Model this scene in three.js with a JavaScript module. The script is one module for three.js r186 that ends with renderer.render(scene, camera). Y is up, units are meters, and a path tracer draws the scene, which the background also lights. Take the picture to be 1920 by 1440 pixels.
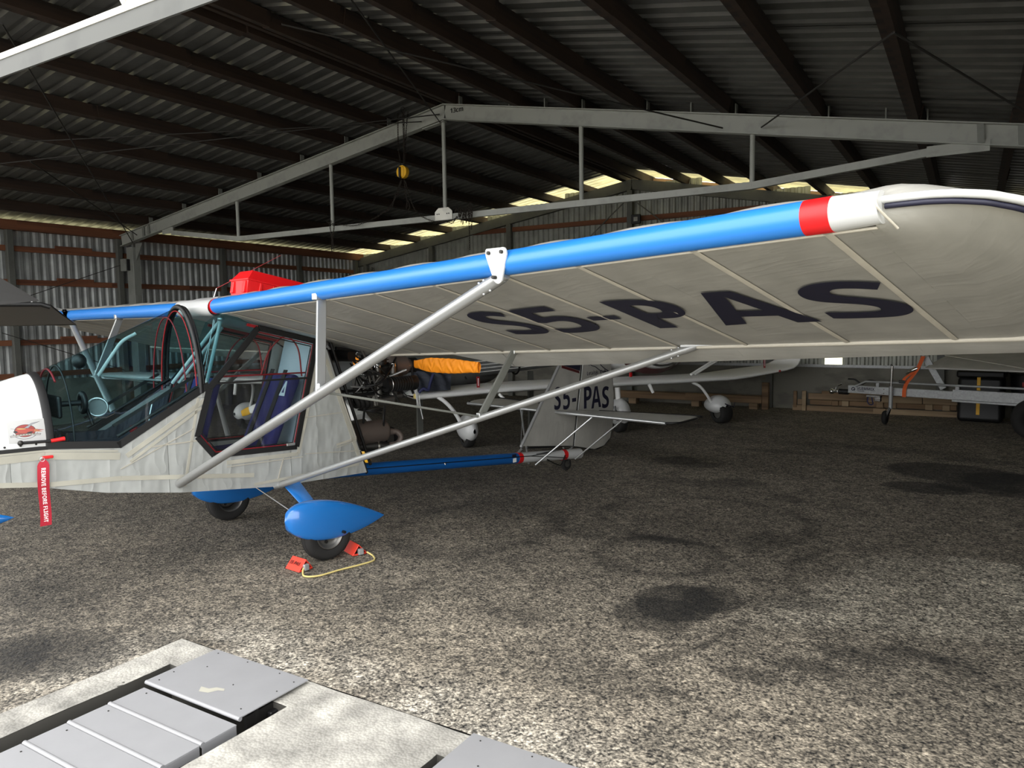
import * as THREE from 'three';
import { RoundedBoxGeometry } from 'three/addons/geometries/RoundedBoxGeometry.js';
import { mergeGeometries, mergeVertices, toCreasedNormals } from 'three/addons/utils/BufferGeometryUtils.js';
import { FontLoader } from 'three/addons/loaders/FontLoader.js';

// ------------------------------------------------------------------ camera, sky, exposure
const V = (x, y, z) => new THREE.Vector3(x, y, z);
const scene = new THREE.Scene();
const camera = new THREE.PerspectiveCamera(54.27, 4 / 3, 0.05, 400);
camera.position.set(0, 1.7, 0);
camera.quaternion.setFromRotationMatrix(new THREE.Matrix4().makeBasis(
  V(0.853786, -0.013615, -0.520446).normalize(), V(-0.032067, 0.996385, -0.078672).normalize(), V(0.519635, 0.083858, 0.850263).normalize()));
const renderer = new THREE.WebGLRenderer();
renderer.toneMapping = THREE.LinearToneMapping;
renderer.toneMappingExposure = 1.42;
renderer.shadowMap.enabled = true;
{ // an overcast sky, brighter towards the zenith, the same all around
  const W = 64, H = 32, d = new Float32Array(W * H * 4);
  for (let y = 0; y < H; y++) for (let x = 0; x < W; x++) {
    const s = Math.max(0, Math.sin(((y + 0.5) / H - 0.5) * Math.PI)), k = 0.88 + 0.12 * s, i = (y * W + x) * 4;
    d[i] = 0.995 * k; d[i + 1] = 1.0 * k; d[i + 2] = 1.0 * k; d[i + 3] = 1;
  }
  const t = new THREE.DataTexture(d, W, H, THREE.RGBAFormat, THREE.FloatType);
  t.mapping = THREE.EquirectangularReflectionMapping; t.magFilter = THREE.LinearFilter; t.needsUpdate = true;
  scene.background = t; scene.backgroundIntensity = 3.4;
}
// the veiled sun, low in front of the open side of the hangar
const sun = new THREE.DirectionalLight(0xfff3e2, 0.35);
sun.position.set(-5, 16, 6); sun.target.position.set(-4, 0, -3); sun.castShadow = true; sun.shadow.radius = 30;
Object.assign(sun.shadow.camera, { left: -14, right: 14, top: 14, bottom: -14, near: 1, far: 50 });
scene.add(sun, sun.target);

// ------------------------------------------------------------------ helpers
let seed = 7;
const rnd = () => { seed = (seed + 0x6d2b79f5) | 0; let t = Math.imul(seed ^ (seed >>> 15), 1 | seed); t = (t + Math.imul(t ^ (t >>> 7), 61 | t)) ^ t; return ((t ^ (t >>> 14)) >>> 0) / 4294967296; };
const rr = (a, b) => a + (b - a) * rnd();
const clamp = THREE.MathUtils.clamp, lerp = THREE.MathUtils.lerp, sstep = THREE.MathUtils.smoothstep;
const counts = {};
const numbered = (n) => { const k = counts[n] = (counts[n] ?? -1) + 1; return k ? n + '_' + String(k).padStart(3, '0') : n; };
function boxUV(g) {   // uv in metres from the dominant direction of each face
  const h = g.index ? g.toNonIndexed() : g, p = h.attributes.position, uv = new Float32Array(p.count * 2), a = V(), b = V(), c = V();
  for (let i = 0; i < p.count; i += 3) {
    a.fromBufferAttribute(p, i); b.fromBufferAttribute(p, i + 1); c.fromBufferAttribute(p, i + 2);
    const n = b.clone().sub(a).cross(c.clone().sub(a)), x = Math.abs(n.x), y = Math.abs(n.y), z = Math.abs(n.z);
    [a, b, c].forEach((v, k) => { const o = (i + k) * 2; if (x >= y && x >= z) { uv[o] = v.z; uv[o + 1] = v.y; } else if (y >= z) { uv[o] = v.x; uv[o + 1] = v.z; } else { uv[o] = v.x; uv[o + 1] = v.y; } });
  }
  h.setAttribute('uv', new THREE.BufferAttribute(uv, 2));
  return h;
}
function part(name, geo, mat, parent, opt = {}) {
  const list = [].concat(geo);
  const g = list.length === 1 ? list[0] : mergeGeometries(list.map((q) => { const h = q.index ? q.toNonIndexed() : q.clone(); for (const k of Object.keys(h.attributes)) if (!['position', 'normal', 'uv'].includes(k)) h.deleteAttribute(k); return h; }));
  const m = new THREE.Mesh(g, mat);
  m.name = parent === scene ? numbered(name) : name;
  m.castShadow = m.receiveShadow = true;
  if (opt.pos) m.position.set(...opt.pos);
  if (opt.label) m.userData.label = opt.label;
  if (opt.kind) m.userData.kind = opt.kind;
  if (parent !== scene) { const n = parent.userData.names ??= {}; const k = n[name] = (n[name] ?? -1) + 1; if (k) m.name = name + '_' + String(k).padStart(3, '0'); }
  parent.add(m);
  return m;
}
function tag(o, label, category, group) { o.userData.label = label; o.userData.category = category; if (group) o.userData.group = group; return o; }
function thing(name, label, category, pos = [0, 0, 0], rotY = 0, group) {
  const o = new THREE.Group(); o.name = numbered(name); o.position.set(...pos); o.rotation.y = rotY; scene.add(o);
  return tag(o, label, category, group);
}
function struct(name, pos = [0, 0, 0]) { const o = new THREE.Group(); o.name = name; o.position.set(...pos); o.userData.kind = 'structure'; scene.add(o); return o; }
const box = (w, h, d, x = 0, y = 0, z = 0) => boxUV(new THREE.BoxGeometry(w, h, d).translate(x, y, z));
const rbox = (w, h, d, x = 0, y = 0, z = 0, r = 0.01, s = 2) => boxUV(new RoundedBoxGeometry(w, h, d, s, Math.min(r, w / 2.01, h / 2.01, d / 2.01)).translate(x, y, z));
function cyl(p, q, r, r2 = r, seg = 14, flat = 1, open = false) {   // round bar between two points; flat < 1 makes a streamlined section
  const d = q.clone().sub(p), g = new THREE.CylinderGeometry(r2, r, d.length(), seg, 1, open);
  if (flat !== 1) g.scale(1, 1, flat);
  g.applyQuaternion(new THREE.Quaternion().setFromUnitVectors(V(0, 1, 0), d.clone().normalize())).translate(...p.clone().add(q).multiplyScalar(0.5).toArray());
  return g;
}
function oriented(geo, p, q, up = V(0, 1, 0)) {   // geometry with its length along z is turned from p to q
  const z = q.clone().sub(p).normalize(), x = up.clone().cross(z).normalize(), y = z.clone().cross(x);
  return geo.applyMatrix4(new THREE.Matrix4().makeBasis(x, y, z).setPosition(p.clone().add(q).multiplyScalar(0.5)));
}
const bar = (p, q, w, h, up) => oriented(boxUV(new THREE.BoxGeometry(w, h, p.distanceTo(q))), p, q, up);
const rbar = (p, q, w, h, up, r = 0.006) => oriented(boxUV(new RoundedBoxGeometry(w, h, p.distanceTo(q), 2, Math.min(r, w / 2.01, h / 2.01))), p, q, up);
const curve = (pts, closed = false, t = 0.5) => new THREE.CatmullRomCurve3(pts, closed, 'catmullrom', t);
const tube = (pts, r, n = 24, seg = 8, closed = false, t = 0.5) => new THREE.TubeGeometry(curve(pts, closed, t), n, r, seg, closed);
function poly(pts, r, closed) {   // bar along straight pieces with balls at the joints
  const out = [];
  for (let i = 0; i < pts.length - (closed ? 0 : 1); i++) { const a = pts[i], b = pts[(i + 1) % pts.length]; out.push(cyl(a, b, r, r, 8), new THREE.SphereGeometry(r, 8, 6).translate(...a.toArray())); }
  return out;
}
function loft(rows, closed = false, thick = 0) {   // rows of points, uv in metres
  const n = rows[0].length, pos = [], uv = [], idx = [];
  let v = 0;
  rows.forEach((row, i) => {
    if (i) v += row[n >> 1].distanceTo(rows[i - 1][n >> 1]);
    let u = 0;
    row.forEach((p, j) => { if (j) u += p.distanceTo(row[j - 1]); pos.push(p.x, p.y, p.z); uv.push(u, v); });
  });
  for (let i = 0; i < rows.length - 1; i++) for (let j = 0; j < n - 1; j++) { const a = i * n + j, b = a + 1, c = a + n, d = c + 1; idx.push(a, c, b, b, c, d); }
  const g = new THREE.BufferGeometry();
  g.setAttribute('position', new THREE.Float32BufferAttribute(pos, 3)); g.setAttribute('uv', new THREE.Float32BufferAttribute(uv, 2)); g.setIndex(idx);
  g.computeVertexNormals();
  if (closed) { const N = g.attributes.normal; for (let i = 0; i < rows.length; i++) { const a = i * n, b = a + n - 1, m = V(N.getX(a) + N.getX(b), N.getY(a) + N.getY(b), N.getZ(a) + N.getZ(b)).normalize(); N.setXYZ(a, ...m.toArray()); N.setXYZ(b, ...m.toArray()); } }
  return g;
}
function plateZY(pts, x, t) {   // an outline in the (z, y) plane, t thick in x, centred on x
  const s = new THREE.Shape(pts.map(([z, y]) => new THREE.Vector2(z, y)));
  const g = new THREE.ExtrudeGeometry(s, { depth: t, bevelEnabled: false, curveSegments: 8 });
  g.applyMatrix4(new THREE.Matrix4().set(0, 0, 1, x - t / 2, 0, 1, 0, 0, 1, 0, 0, 0, 0, 0, 0, 1));
  const i = g.index ? g.index.array : null;   // the axes are swapped, so turn the faces round
  const h = i ? g.toNonIndexed() : g, p = h.attributes.position.array, u = h.attributes.uv.array;
  for (let k = 0; k < p.length / 9; k++) { for (let c = 0; c < 3; c++) { const a = k * 9 + 3 + c, b = k * 9 + 6 + c, w = p[a]; p[a] = p[b]; p[b] = w; } for (let c = 0; c < 2; c++) { const a = k * 6 + 2 + c, b = k * 6 + 4 + c, w = u[a]; u[a] = u[b]; u[b] = w; } }
  h.computeVertexNormals();
  return boxUV(h);
}
const font = await new FontLoader().loadAsync('fonts/droid/droid_sans_bold.typeface.json');
const shapesOf = (text, size) => font.generateShapes(text, size);

// ------------------------------------------------------------------ textures
function lattice(n, s) { const a = new Float32Array(n * n); let q = s * 7919 + 13; for (let i = 0; i < n * n; i++) { q = (Math.imul(q, 1664525) + 1013904223) | 0; a[i] = ((q >>> 8) & 0xffff) / 65535; } return (x, y) => { const xi = Math.floor(x), yi = Math.floor(y), fx = x - xi, fy = y - yi, w = (v) => ((v % n) + n) % n, u = fx * fx * (3 - 2 * fx), v = fy * fy * (3 - 2 * fy), x0 = w(xi), x1 = w(xi + 1), y0 = w(yi) * n, y1 = w(yi + 1) * n; return lerp(lerp(a[y0 + x0], a[y0 + x1], u), lerp(a[y1 + x0], a[y1 + x1], u), v); }; }
function fractal(n, s, oct) { const L = []; for (let o = 0; o < oct; o++) L.push(lattice(n << o, s + o)); return (u, v) => { let t = 0, w = 0.5, sum = 0; for (let o = 0; o < oct; o++) { t += w * L[o](u * (n << o), v * (n << o)); sum += w; w *= 0.55; } return t / sum; }; }
function worley(n, s) { // periodic cells: distance to the nearest stone and its own random value
  const px = new Float32Array(n * n), py = new Float32Array(n * n), pv = new Float32Array(n * n); let q = s * 104729 + 5; const r = () => { q = (Math.imul(q, 1664525) + 1013904223) | 0; return ((q >>> 8) & 0xffff) / 65535; };
  for (let i = 0; i < n * n; i++) { px[i] = r(); py[i] = r(); pv[i] = r(); }
  return (u, v) => { const x = u * n, y = v * n, xi = Math.floor(x), yi = Math.floor(y); let d1 = 9, val = 0; for (let j = -1; j <= 1; j++) for (let i = -1; i <= 1; i++) { const k = (((yi + j) % n + n) % n) * n + (((xi + i) % n + n) % n), dx = xi + i + px[k] - x, dy = yi + j + py[k] - y, d = dx * dx + dy * dy; if (d < d1) { d1 = d; val = pv[k]; } } return [Math.sqrt(d1), val]; };
}
function tex(N, M, metresU, metresV, fn, srgb = true) {   // fn(u, v) -> [r, g, b] 0..1
  const d = new Uint8Array(N * M * 4);
  for (let y = 0; y < M; y++) for (let x = 0; x < N; x++) { const c = fn((x + 0.5) / N, (y + 0.5) / M), i = (y * N + x) * 4; d[i] = clamp(c[0], 0, 1) * 255; d[i + 1] = clamp(c[1], 0, 1) * 255; d[i + 2] = clamp(c[2], 0, 1) * 255; d[i + 3] = 255; }
  const t = new THREE.DataTexture(d, N, M, THREE.RGBAFormat);
  t.wrapS = t.wrapT = THREE.RepeatWrapping; t.magFilter = THREE.LinearFilter; t.minFilter = THREE.LinearMipmapLinearFilter; t.generateMipmaps = true; t.repeat.set(1 / metresU, 1 / metresV);
  if (srgb) t.colorSpace = THREE.SRGBColorSpace;
  t.needsUpdate = true;
  return t;
}
const grey = (g) => [g, g, g];
function canvasTex(w, h, draw) { const c = document.createElement('canvas'); c.width = w; c.height = h; draw(c.getContext('2d'), w, h); const t = new THREE.CanvasTexture(c); t.colorSpace = THREE.SRGBColorSpace; return t; }
const std = (o) => new THREE.MeshStandardMaterial({ side: THREE.DoubleSide, ...o });
const phys = (o) => new THREE.MeshPhysicalMaterial({ side: THREE.DoubleSide, ...o });
const sr = (r, g, b) => new THREE.Color().setRGB(r / 255, g / 255, b / 255, THREE.SRGBColorSpace);

const M = {};
{
  const w = worley(138, 3), w2 = worley(70, 9), f = fractal(8, 4, 6), f2 = fractal(40, 12, 4), fine = fractal(150, 16, 2);
  M.asphalt = std({ vertexColors: true, roughness: 0.93,
    map: tex(1024, 1024, 1.7, 1.7, (u, v) => { const a = f2(u, v), b = f2(u + 0.37, v + 0.61), [d, s] = w(u + 0.02 * (a - 0.5), v + 0.02 * (b - 0.5)), [e, t] = w2(u + 0.03 * (b - 0.5), v + 0.03 * (a - 0.5)), n = f(u, v), g = 0.585 + 0.22 * (s - 0.5) + 0.12 * (t - 0.5) - 0.3 * sstep(d, 0.4, 0.9) - 0.16 * sstep(e, 0.45, 0.9) + 0.3 * (a - 0.5) + 0.5 * (fine(u, v) - 0.5) + 0.2 * (n - 0.5); return [g, g * 0.972, g * 0.918]; }),
    bumpMap: tex(1024, 1024, 1.7, 1.7, (u, v) => { const a = f2(u, v), b = f2(u + 0.37, v + 0.61), [d] = w(u + 0.02 * (a - 0.5), v + 0.02 * (b - 0.5)), [d2] = w2(u + 0.03 * (b - 0.5), v + 0.03 * (a - 0.5)); return grey(0.75 - 0.35 * d * d - 0.25 * d2 * d2 + 0.35 * (a - 0.5) + 0.4 * (fine(u, v) - 0.5)); }, false), bumpScale: 0.012 });
  const c = fractal(14, 21, 6), c2 = worley(110, 31);
  M.concrete = std({ vertexColors: true, roughness: 0.9,
    map: tex(1024, 1024, 1.5, 1.5, (u, v) => { const n = c(u, v), [d] = c2(u, v), g = 0.74 + 0.42 * (n - 0.5) - 0.07 * sstep(d, 0.5, 0.9); return [g, g * 0.985, g * 0.95]; }),
    bumpMap: tex(1024, 1024, 1.5, 1.5, (u, v) => grey(0.5 + 0.9 * (c(u, v) - 0.5) - 0.3 * c2(u, v)[0]), false), bumpScale: 0.008 });
  const g1 = fractal(6, 41, 5);
  const streak = tex(256, 256, 1.3, 1.3, (u, v) => { const g = 0.86 + 0.3 * (g1(u, v) - 0.5); return [g, g, g]; });
  M.roofSheet = std({ color: sr(118, 118, 115), map: streak, metalness: 0.4, roughness: 0.4 });
  M.lightSheet = phys({ color: sr(238, 228, 176), map: streak, roughness: 0.8, transmission: 0.45, thickness: 0 });
  M.wallSheet = std({ color: sr(178, 181, 179), map: streak, metalness: 0.35, roughness: 0.5 });
  M.backSheet = std({ color: sr(176, 178, 168), map: streak, metalness: 0.25, roughness: 0.55 });
  M.eaveSheet = M.roofSheet;
  const wd = fractal(4, 51, 6);
  const wood = (a, b) => tex(512, 256, 1.6, 0.4, (u, v) => { const n = wd(u * 0.25, v * 2), k = clamp(0.5 + 2.2 * (n - 0.5), 0, 1); return [0, 1, 2].map((i) => lerp(a[i], b[i], k) / 255); });
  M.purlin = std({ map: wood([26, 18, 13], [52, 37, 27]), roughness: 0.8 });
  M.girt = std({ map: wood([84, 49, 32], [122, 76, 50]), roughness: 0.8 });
  M.fascia = std({ map: wood([120, 92, 72], [176, 142, 112]), roughness: 0.85 });
  M.plank = [std({ map: wood([104, 86, 66], [148, 126, 100]), roughness: 0.9 }), std({ map: wood([88, 70, 52], [130, 106, 80]), roughness: 0.9 }), std({ map: wood([120, 100, 78], [160, 140, 112]), roughness: 0.9 })];
  const pn = fractal(6, 61, 5);
  const scuff = tex(256, 256, 1.1, 1.1, (u, v) => { const g = 0.95 - 0.07 * sstep(pn(u, v), 0.52, 0.75); return [g, g, g * 0.985]; });
  M.steelPaint = std({ color: sr(168, 170, 165), map: scuff, roughness: 0.55 });
  M.chordShade = std({ color: sr(92, 93, 91), map: scuff, roughness: 0.6 });  // darker grey of the front chord, its shade put into the colour
  M.whitePaint = std({ color: sr(236, 234, 226), map: scuff, roughness: 0.5 });
  M.postPaint = std({ color: sr(132, 134, 130), map: scuff, roughness: 0.6 });
  M.darkPost = std({ color: sr(96, 97, 93), map: scuff, roughness: 0.6 });
  M.lowerWall = std({ color: sr(130, 127, 116), map: tex(512, 256, 2.2, 1.1, (u, v) => grey(0.9 - 0.14 * sstep(pn(u, v), 0.45, 0.75))), roughness: 0.8 });
  M.plate = std({ color: sr(148, 148, 150), map: tex(512, 512, 0.9, 0.9, (u, v) => { const n = pn(u, v), g = 0.97 - 0.05 * (n - 0.5); return [g, g, g]; }), roughness: 0.62, metalness: 0.15 });
  // aircraft
  const fb = fractal(5, 71, 5), fold = fractal(3, 77, 5);
  const weave = tex(512, 512, 0.7, 0.7, (u, v) => { const g = 0.95 + 0.14 * (fb(u, v) - 0.5); return [g, g * 0.995, g * 0.975]; });
  const foldBump = tex(512, 512, 0.6, 0.9, (u, v) => grey(Math.pow(Math.abs(2 * (fold(u + 0.35 * v, v * 0.35) - 0.5)), 0.7)), false);
  const fw = fractal(2, 83, 4);
  const foldBump2 = tex(512, 512, 0.9, 1.2, (u, v) => { const n = fw(u + 0.3 * v, v * 0.5), m = fw(u * 2 + 0.4, v + 0.3 * u); return grey(clamp(0.5 + 1.6 * (n - 0.5), 0, 1) * 0.55 + 0.45 * Math.pow(Math.max(0, 1 - Math.abs(3 * (m - 0.5))), 1.6)); }, false);
  M.canvasCover = std({ color: sr(166, 169, 169), map: weave, bumpMap: foldBump2, bumpScale: 0.02, roughness: 0.5 });
  M.seam = std({ color: sr(178, 176, 166), map: weave, roughness: 0.7 });
  M.stitch = std({ color: sr(172, 167, 154), roughness: 0.9 });
  M.wingCloth = std({ color: sr(177, 176, 172), map: weave, bumpMap: foldBump, bumpScale: 0.003, roughness: 0.42 });
  M.wingTape = std({ color: sr(214, 209, 198), map: weave, roughness: 0.6 });
  M.gel = phys({ color: sr(200, 201, 200), roughness: 0.32, clearcoat: 0.4, clearcoatRoughness: 0.15 });
  M.white = std({ color: sr(244, 244, 242), roughness: 0.3 });
  M.blueCloth = phys({ color: sr(40, 124, 208), roughness: 0.34, clearcoat: 0.3, clearcoatRoughness: 0.25 });
  M.blueGloss = phys({ color: sr(28, 108, 184), roughness: 0.25, clearcoat: 0.8, clearcoatRoughness: 0.06 });
  M.blueTube = std({ color: sr(10, 88, 160), roughness: 0.45 });
  M.red = std({ color: sr(214, 22, 26), roughness: 0.42 });
  M.redBox = std({ color: sr(226, 26, 30), roughness: 0.36 });
  M.darkRed = std({ color: sr(150, 22, 30), roughness: 0.5 });
  M.black = std({ color: sr(17, 17, 18), roughness: 0.5 });
  M.rubber = std({ color: sr(28, 27, 26), roughness: 0.85 });
  M.navyText = std({ color: sr(24, 24, 46), roughness: 0.5 });
  M.strut = std({ color: sr(166, 167, 166), roughness: 0.36, metalness: 0.6 });
  M.alu = std({ color: sr(200, 202, 202), roughness: 0.3, metalness: 0.8 });
  M.chrome = std({ color: sr(220, 220, 218), roughness: 0.15, metalness: 1 });
  M.darkMetal = std({ color: sr(58, 57, 55), roughness: 0.45, metalness: 0.7 });
  M.castMetal = std({ color: sr(122, 120, 116), roughness: 0.45, metalness: 0.8 });
  M.muffler = std({ color: sr(104, 94, 88), roughness: 0.6, metalness: 0.4 });
  M.cable = std({ color: sr(52, 50, 47), roughness: 0.6, metalness: 0.3 });
  M.glassTint = phys({ color: sr(204, 230, 235), roughness: 0.02, transmission: 1, thickness: 0, ior: 1.45 });
  M.glassDark = phys({ color: sr(150, 190, 198), roughness: 0.02, transmission: 1, thickness: 0, ior: 1.45 });
  M.glassClear = phys({ color: sr(238, 240, 240), roughness: 0.03, transmission: 1, thickness: 0, ior: 1.45 });
  M.seat = std({ color: sr(36, 36, 98), roughness: 0.85, bumpMap: foldBump, bumpScale: 0.01 });
  M.belt = std({ color: sr(22, 22, 24), roughness: 0.8 });
  M.paleBlue = std({ color: sr(188, 212, 224), roughness: 0.5 });
  M.tubePale = std({ color: sr(168, 178, 176), roughness: 0.4 });
  M.orangeCover = std({ color: sr(250, 150, 24), roughness: 0.6, bumpMap: tex(512, 128, 0.9, 0.14, (u, v) => grey(0.5 + 0.5 * Math.sin((u * 11 + 0.9 * Math.sin(v * 3.1)) * 6.283)), false), bumpScale: 0.006 });
  M.yellow = std({ color: sr(236, 180, 28), roughness: 0.5 });
  M.tarp = std({ color: sr(52, 56, 66), roughness: 0.75, bumpMap: foldBump, bumpScale: 0.03 });
  M.tarpBlue = std({ color: sr(40, 44, 84), roughness: 0.7 });
  M.greyFus = std({ color: sr(120, 122, 122), roughness: 0.5 });
  M.darkWing = std({ color: sr(104, 100, 95), roughness: 0.6 });
  M.darkFlap = std({ color: sr(38, 37, 36), roughness: 0.7 });
  M.maroon = std({ color: sr(84, 26, 28), roughness: 0.4 });
  M.galv = std({ color: sr(186, 188, 188), roughness: 0.5, metalness: 0.4, map: tex(256, 256, 0.5, 0.5, (u, v) => { const [d, s] = worley16(u, v); const g = 0.86 + 0.08 * (s - 0.5) + 0.1 * (pn(u, v) - 0.5); return [g, g, g]; }) });
  M.strapOrange = std({ color: sr(206, 92, 40), roughness: 0.8 });
  M.rope = std({ color: sr(206, 188, 120), roughness: 0.9 });
  M.chock = std({ color: sr(214, 62, 44), roughness: 0.5 });
  M.chain = std({ color: sr(48, 42, 36), roughness: 0.55, metalness: 0.6 });
  M.grass = std({ color: sr(168, 162, 120), roughness: 1 });
  M.ground = std({ color: sr(150, 146, 136), roughness: 1 });
  M.pitWall = std({ color: sr(62, 60, 55), roughness: 0.95 });
  M.lampGlass = std({ color: sr(170, 170, 164), roughness: 0.2 });
  M.paper = std({ color: sr(232, 232, 226), roughness: 0.7 });
}
function worley16(u, v) { return (worley16.f ??= worley(26, 91))(u, v); }

// ------------------------------------------------------------------ the hangar
const XL = -13.5, XR = 1.4, XRIDGE = -5.95, ZB = -14.6, ZF = -2.1, SL = 0.16, SR = 0.185;
const rafterY = (x) => x < XRIDGE ? 4.53 - SL * (XRIDGE - x) : 4.53 - SR * (x - XRIDGE);
const roofY = (x) => rafterY(x) + 0.155;

const PADX0 = -3.6, PADX1 = 0.6, PADZ = -2.43, T1 = [-3.385, -2.54, -2.2], T2 = [-1.74, -0.9, -2.24];
// floor of rolled asphalt, with oil stains and patches, and concrete around the door pits
const stainsAndDarkSpots = [   // x, z, radius x, radius z, depth of the darkening, softness
  [-1.44, -4.25, 0.27, 0.3, 0.7, 0.12], [-1.5, -4.02, 0.24, 0.26, 0.6, 0.12], [-1.28, -4.4, 0.2, 0.24, 0.6, 0.15],
  [-2.4, -7.52, 0.62, 0.2, 0.35, 0.5], [-2.96, -8.64, 0.32, 0.3, 0.6, 0.3], [-2.6, -8.5, 0.25, 0.2, 0.5, 0.3], [-1.97, -7.75, 0.3, 0.22, 0.45, 0.4], [-1.44, -7.24, 0.2, 0.2, 0.42, 0.4],
  [-0.1, -9.3, 0.7, 0.55, 0.7, 0.12], [0.45, -9.0, 0.5, 0.6, 0.7, 0.15], [-0.32, -8.35, 0.42, 0.28, 0.7, 0.1], [0.1, -8.6, 0.4, 0.3, 0.6, 0.15], [0.45, -8.35, 0.3, 0.12, 0.6, 0.2],
  [-2.64, -5.27, 0.25, 0.12, 0.35, 0.5], [-1.28, -5.85, 0.26, 0.24, 0.35, 0.5], [-3.45, -5.6, 0.5, 0.3, 0.25, 0.6],
  [-3.99, -2.0, 0.4, 0.3, 0.6, 0.5], [-4.2, -1.75, 0.32, 0.3, 0.6, 0.4], [-3.6, -2.35, 0.3, 0.12, 0.4, 0.5], [-4.9, -2.4, 0.6, 0.3, 0.3, 0.7],  // dark soft-edged spots beside the left end of the concrete pad
  [-3.0, -3.47, 0.28, 0.34, 0.35, 0.6], [-0.82, -4.6, 0.22, 0.16, 0.4, 0.5], [-2.23, -3.61, 0.25, 0.14, 0.35, 0.6], [-1.5, -3.15, 0.45, 0.2, 0.32, 0.6],
  [-0.86, -3.52, 0.18, 0.1, 0.45, 0.5], [-0.62, -3.75, 0.2, 0.1, 0.5, 0.5], [-0.42, -4.0, 0.2, 0.1, 0.55, 0.5], [-0.2, -4.16, 0.2, 0.09, 0.55, 0.5], [0.02, -4.1, 0.14, 0.1, 0.45, 0.5],
  [-2.03, -5.44, 0.3, 0.1, 0.4, 0.5], [-4.6, -7.2, 1.3, 0.8, 0.22, 0.8], [-4.4, -8.6, 0.8, 0.25, 0.4, 0.5], [-5.6, -6.3, 1.2, 1.0, 0.2, 0.8], [-1.0, -10.6, 1.2, 0.25, 0.3, 0.6], [-3.4, -11.6, 1.0, 0.3, 0.3, 0.6], [-2.0, -9.8, 0.5, 0.15, 0.35, 0.5], [0.1, -10.2, 0.5, 0.2, 0.35, 0.5],
];
const rings = [[-1.87, -5.07, 0.44, 0.42, 0.07, 0.6], [-1.9, -6.2, 0.9, 0.75, 0.08, 0.42], [-3.45, -5.1, 0.62, 0.85, 0.09, 0.5], [-2.0, -7.9, 0.75, 0.6, 0.08, 0.25]];
const broad = fractal(6, 101, 6), patchN = fractal(9, 131, 5);
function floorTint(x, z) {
  const u = (x + 14) / 18, v = (z + 15) / 18;
  const wob = (patchN(u * 2.3, v * 2.3) - 0.5) * 0.5;
  let k = 0.92 + 0.55 * (broad(u, v) - 0.5);
  for (const [a, b, rx, rz, d, s] of stainsAndDarkSpots) { const q = Math.hypot((x - a) / rx, (z - b) / rz) + wob * 0.9; k *= 1 - d * (1 - sstep(q, 1 - s * 0.8, 1 + s * 0.35)); }
  for (const [a, b, rx, rz, w, d] of rings) { const q = Math.hypot((x - a) / rx, (z - b) / rz) + wob * 0.3; k *= 1 - d * Math.exp(-(((q - 1) * rx / w) ** 2)) * clamp(0.2 + 2 * patchN(u * 4, v * 4) - 0.5, 0, 1); }
  // worn, paler repair to the right of the photograph, and the cement dust along the joint
  const rep = sstep(x + 0.28 * (z + 4.78) + wob * 0.5, -0.98, -0.62) * sstep(z, -6.1 + wob, -5.7 + wob) * (1 - sstep(z, -4.5 - 0.35 * (x + 0.5) + wob * 0.6, -4.15 - 0.35 * (x + 0.5) + wob * 0.6));
  const slab = x > -0.1 && z > -6.02 + 0.02 * wob ? 0.95 * (1 - sstep(z + wob, -5.3, -4.5)) : 0;
  const pale = Math.max(rep * 0.55, slab);
  const dust = clamp(1 - Math.abs(z + 2.42 + wob * 0.12) / 0.5, 0, 1) * sstep(x, -4.0, -3.4) * (1 - sstep(x, -1.4, -0.7)) * clamp(0.35 + 2.2 * (patchN(u * 7, v * 7) - 0.4), 0, 1);
  const dust2 = clamp(1 - Math.abs(x - PADX0 - wob * 0.25) / 0.4, 0, 1) * sstep(z, -2.6, -2.2) * clamp(0.3 + 2.2 * (patchN(u * 7, v * 7) - 0.4), 0, 1);
  const wear = clamp(2.6 * (patchN(u * 1.3 + 0.3, v * 1.3) - 0.52), 0, 1) * 0.25;
  const crack = [[-0.95, -4.95, -1.0, -5.35], [-0.95, -4.95, -0.8, -4.75], [-1.0, -5.35, -0.85, -5.75], [-1.02, -4.15, -1.12, -3.75], [-1.12, -3.75, -1.3, -3.45]].reduce((m, [x0, z0, x1, z1]) => { const dx = x1 - x0, dz = z1 - z0, t = clamp(((x - x0) * dx + (z - z0) * dz) / (dx * dx + dz * dz), 0, 1); return Math.max(m, 1 - sstep(Math.hypot(x - x0 - t * dx, z - z0 - t * dz) + wob * 0.06, 0.01, 0.06)); }, 0);
  k *= 1 - 0.45 * crack;
  k *= lerp(0.6, 1, sstep(x + 3.2 * (patchN(u * 0.9 + 0.2, v * 0.9) - 0.5), -5.4, -2.6));   // tone gets darker towards the left, with an uneven border
  const base = [0.72, 0.665, 0.585], light = [1.45, 1.4, 1.28], white = [1.7, 1.67, 1.6];
  return base.map((c, i) => lerp(lerp(c * (1 + wear), light[i] * 1.05, pale), white[i], Math.max(dust, dust2) * 0.75) * k);
}
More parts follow.
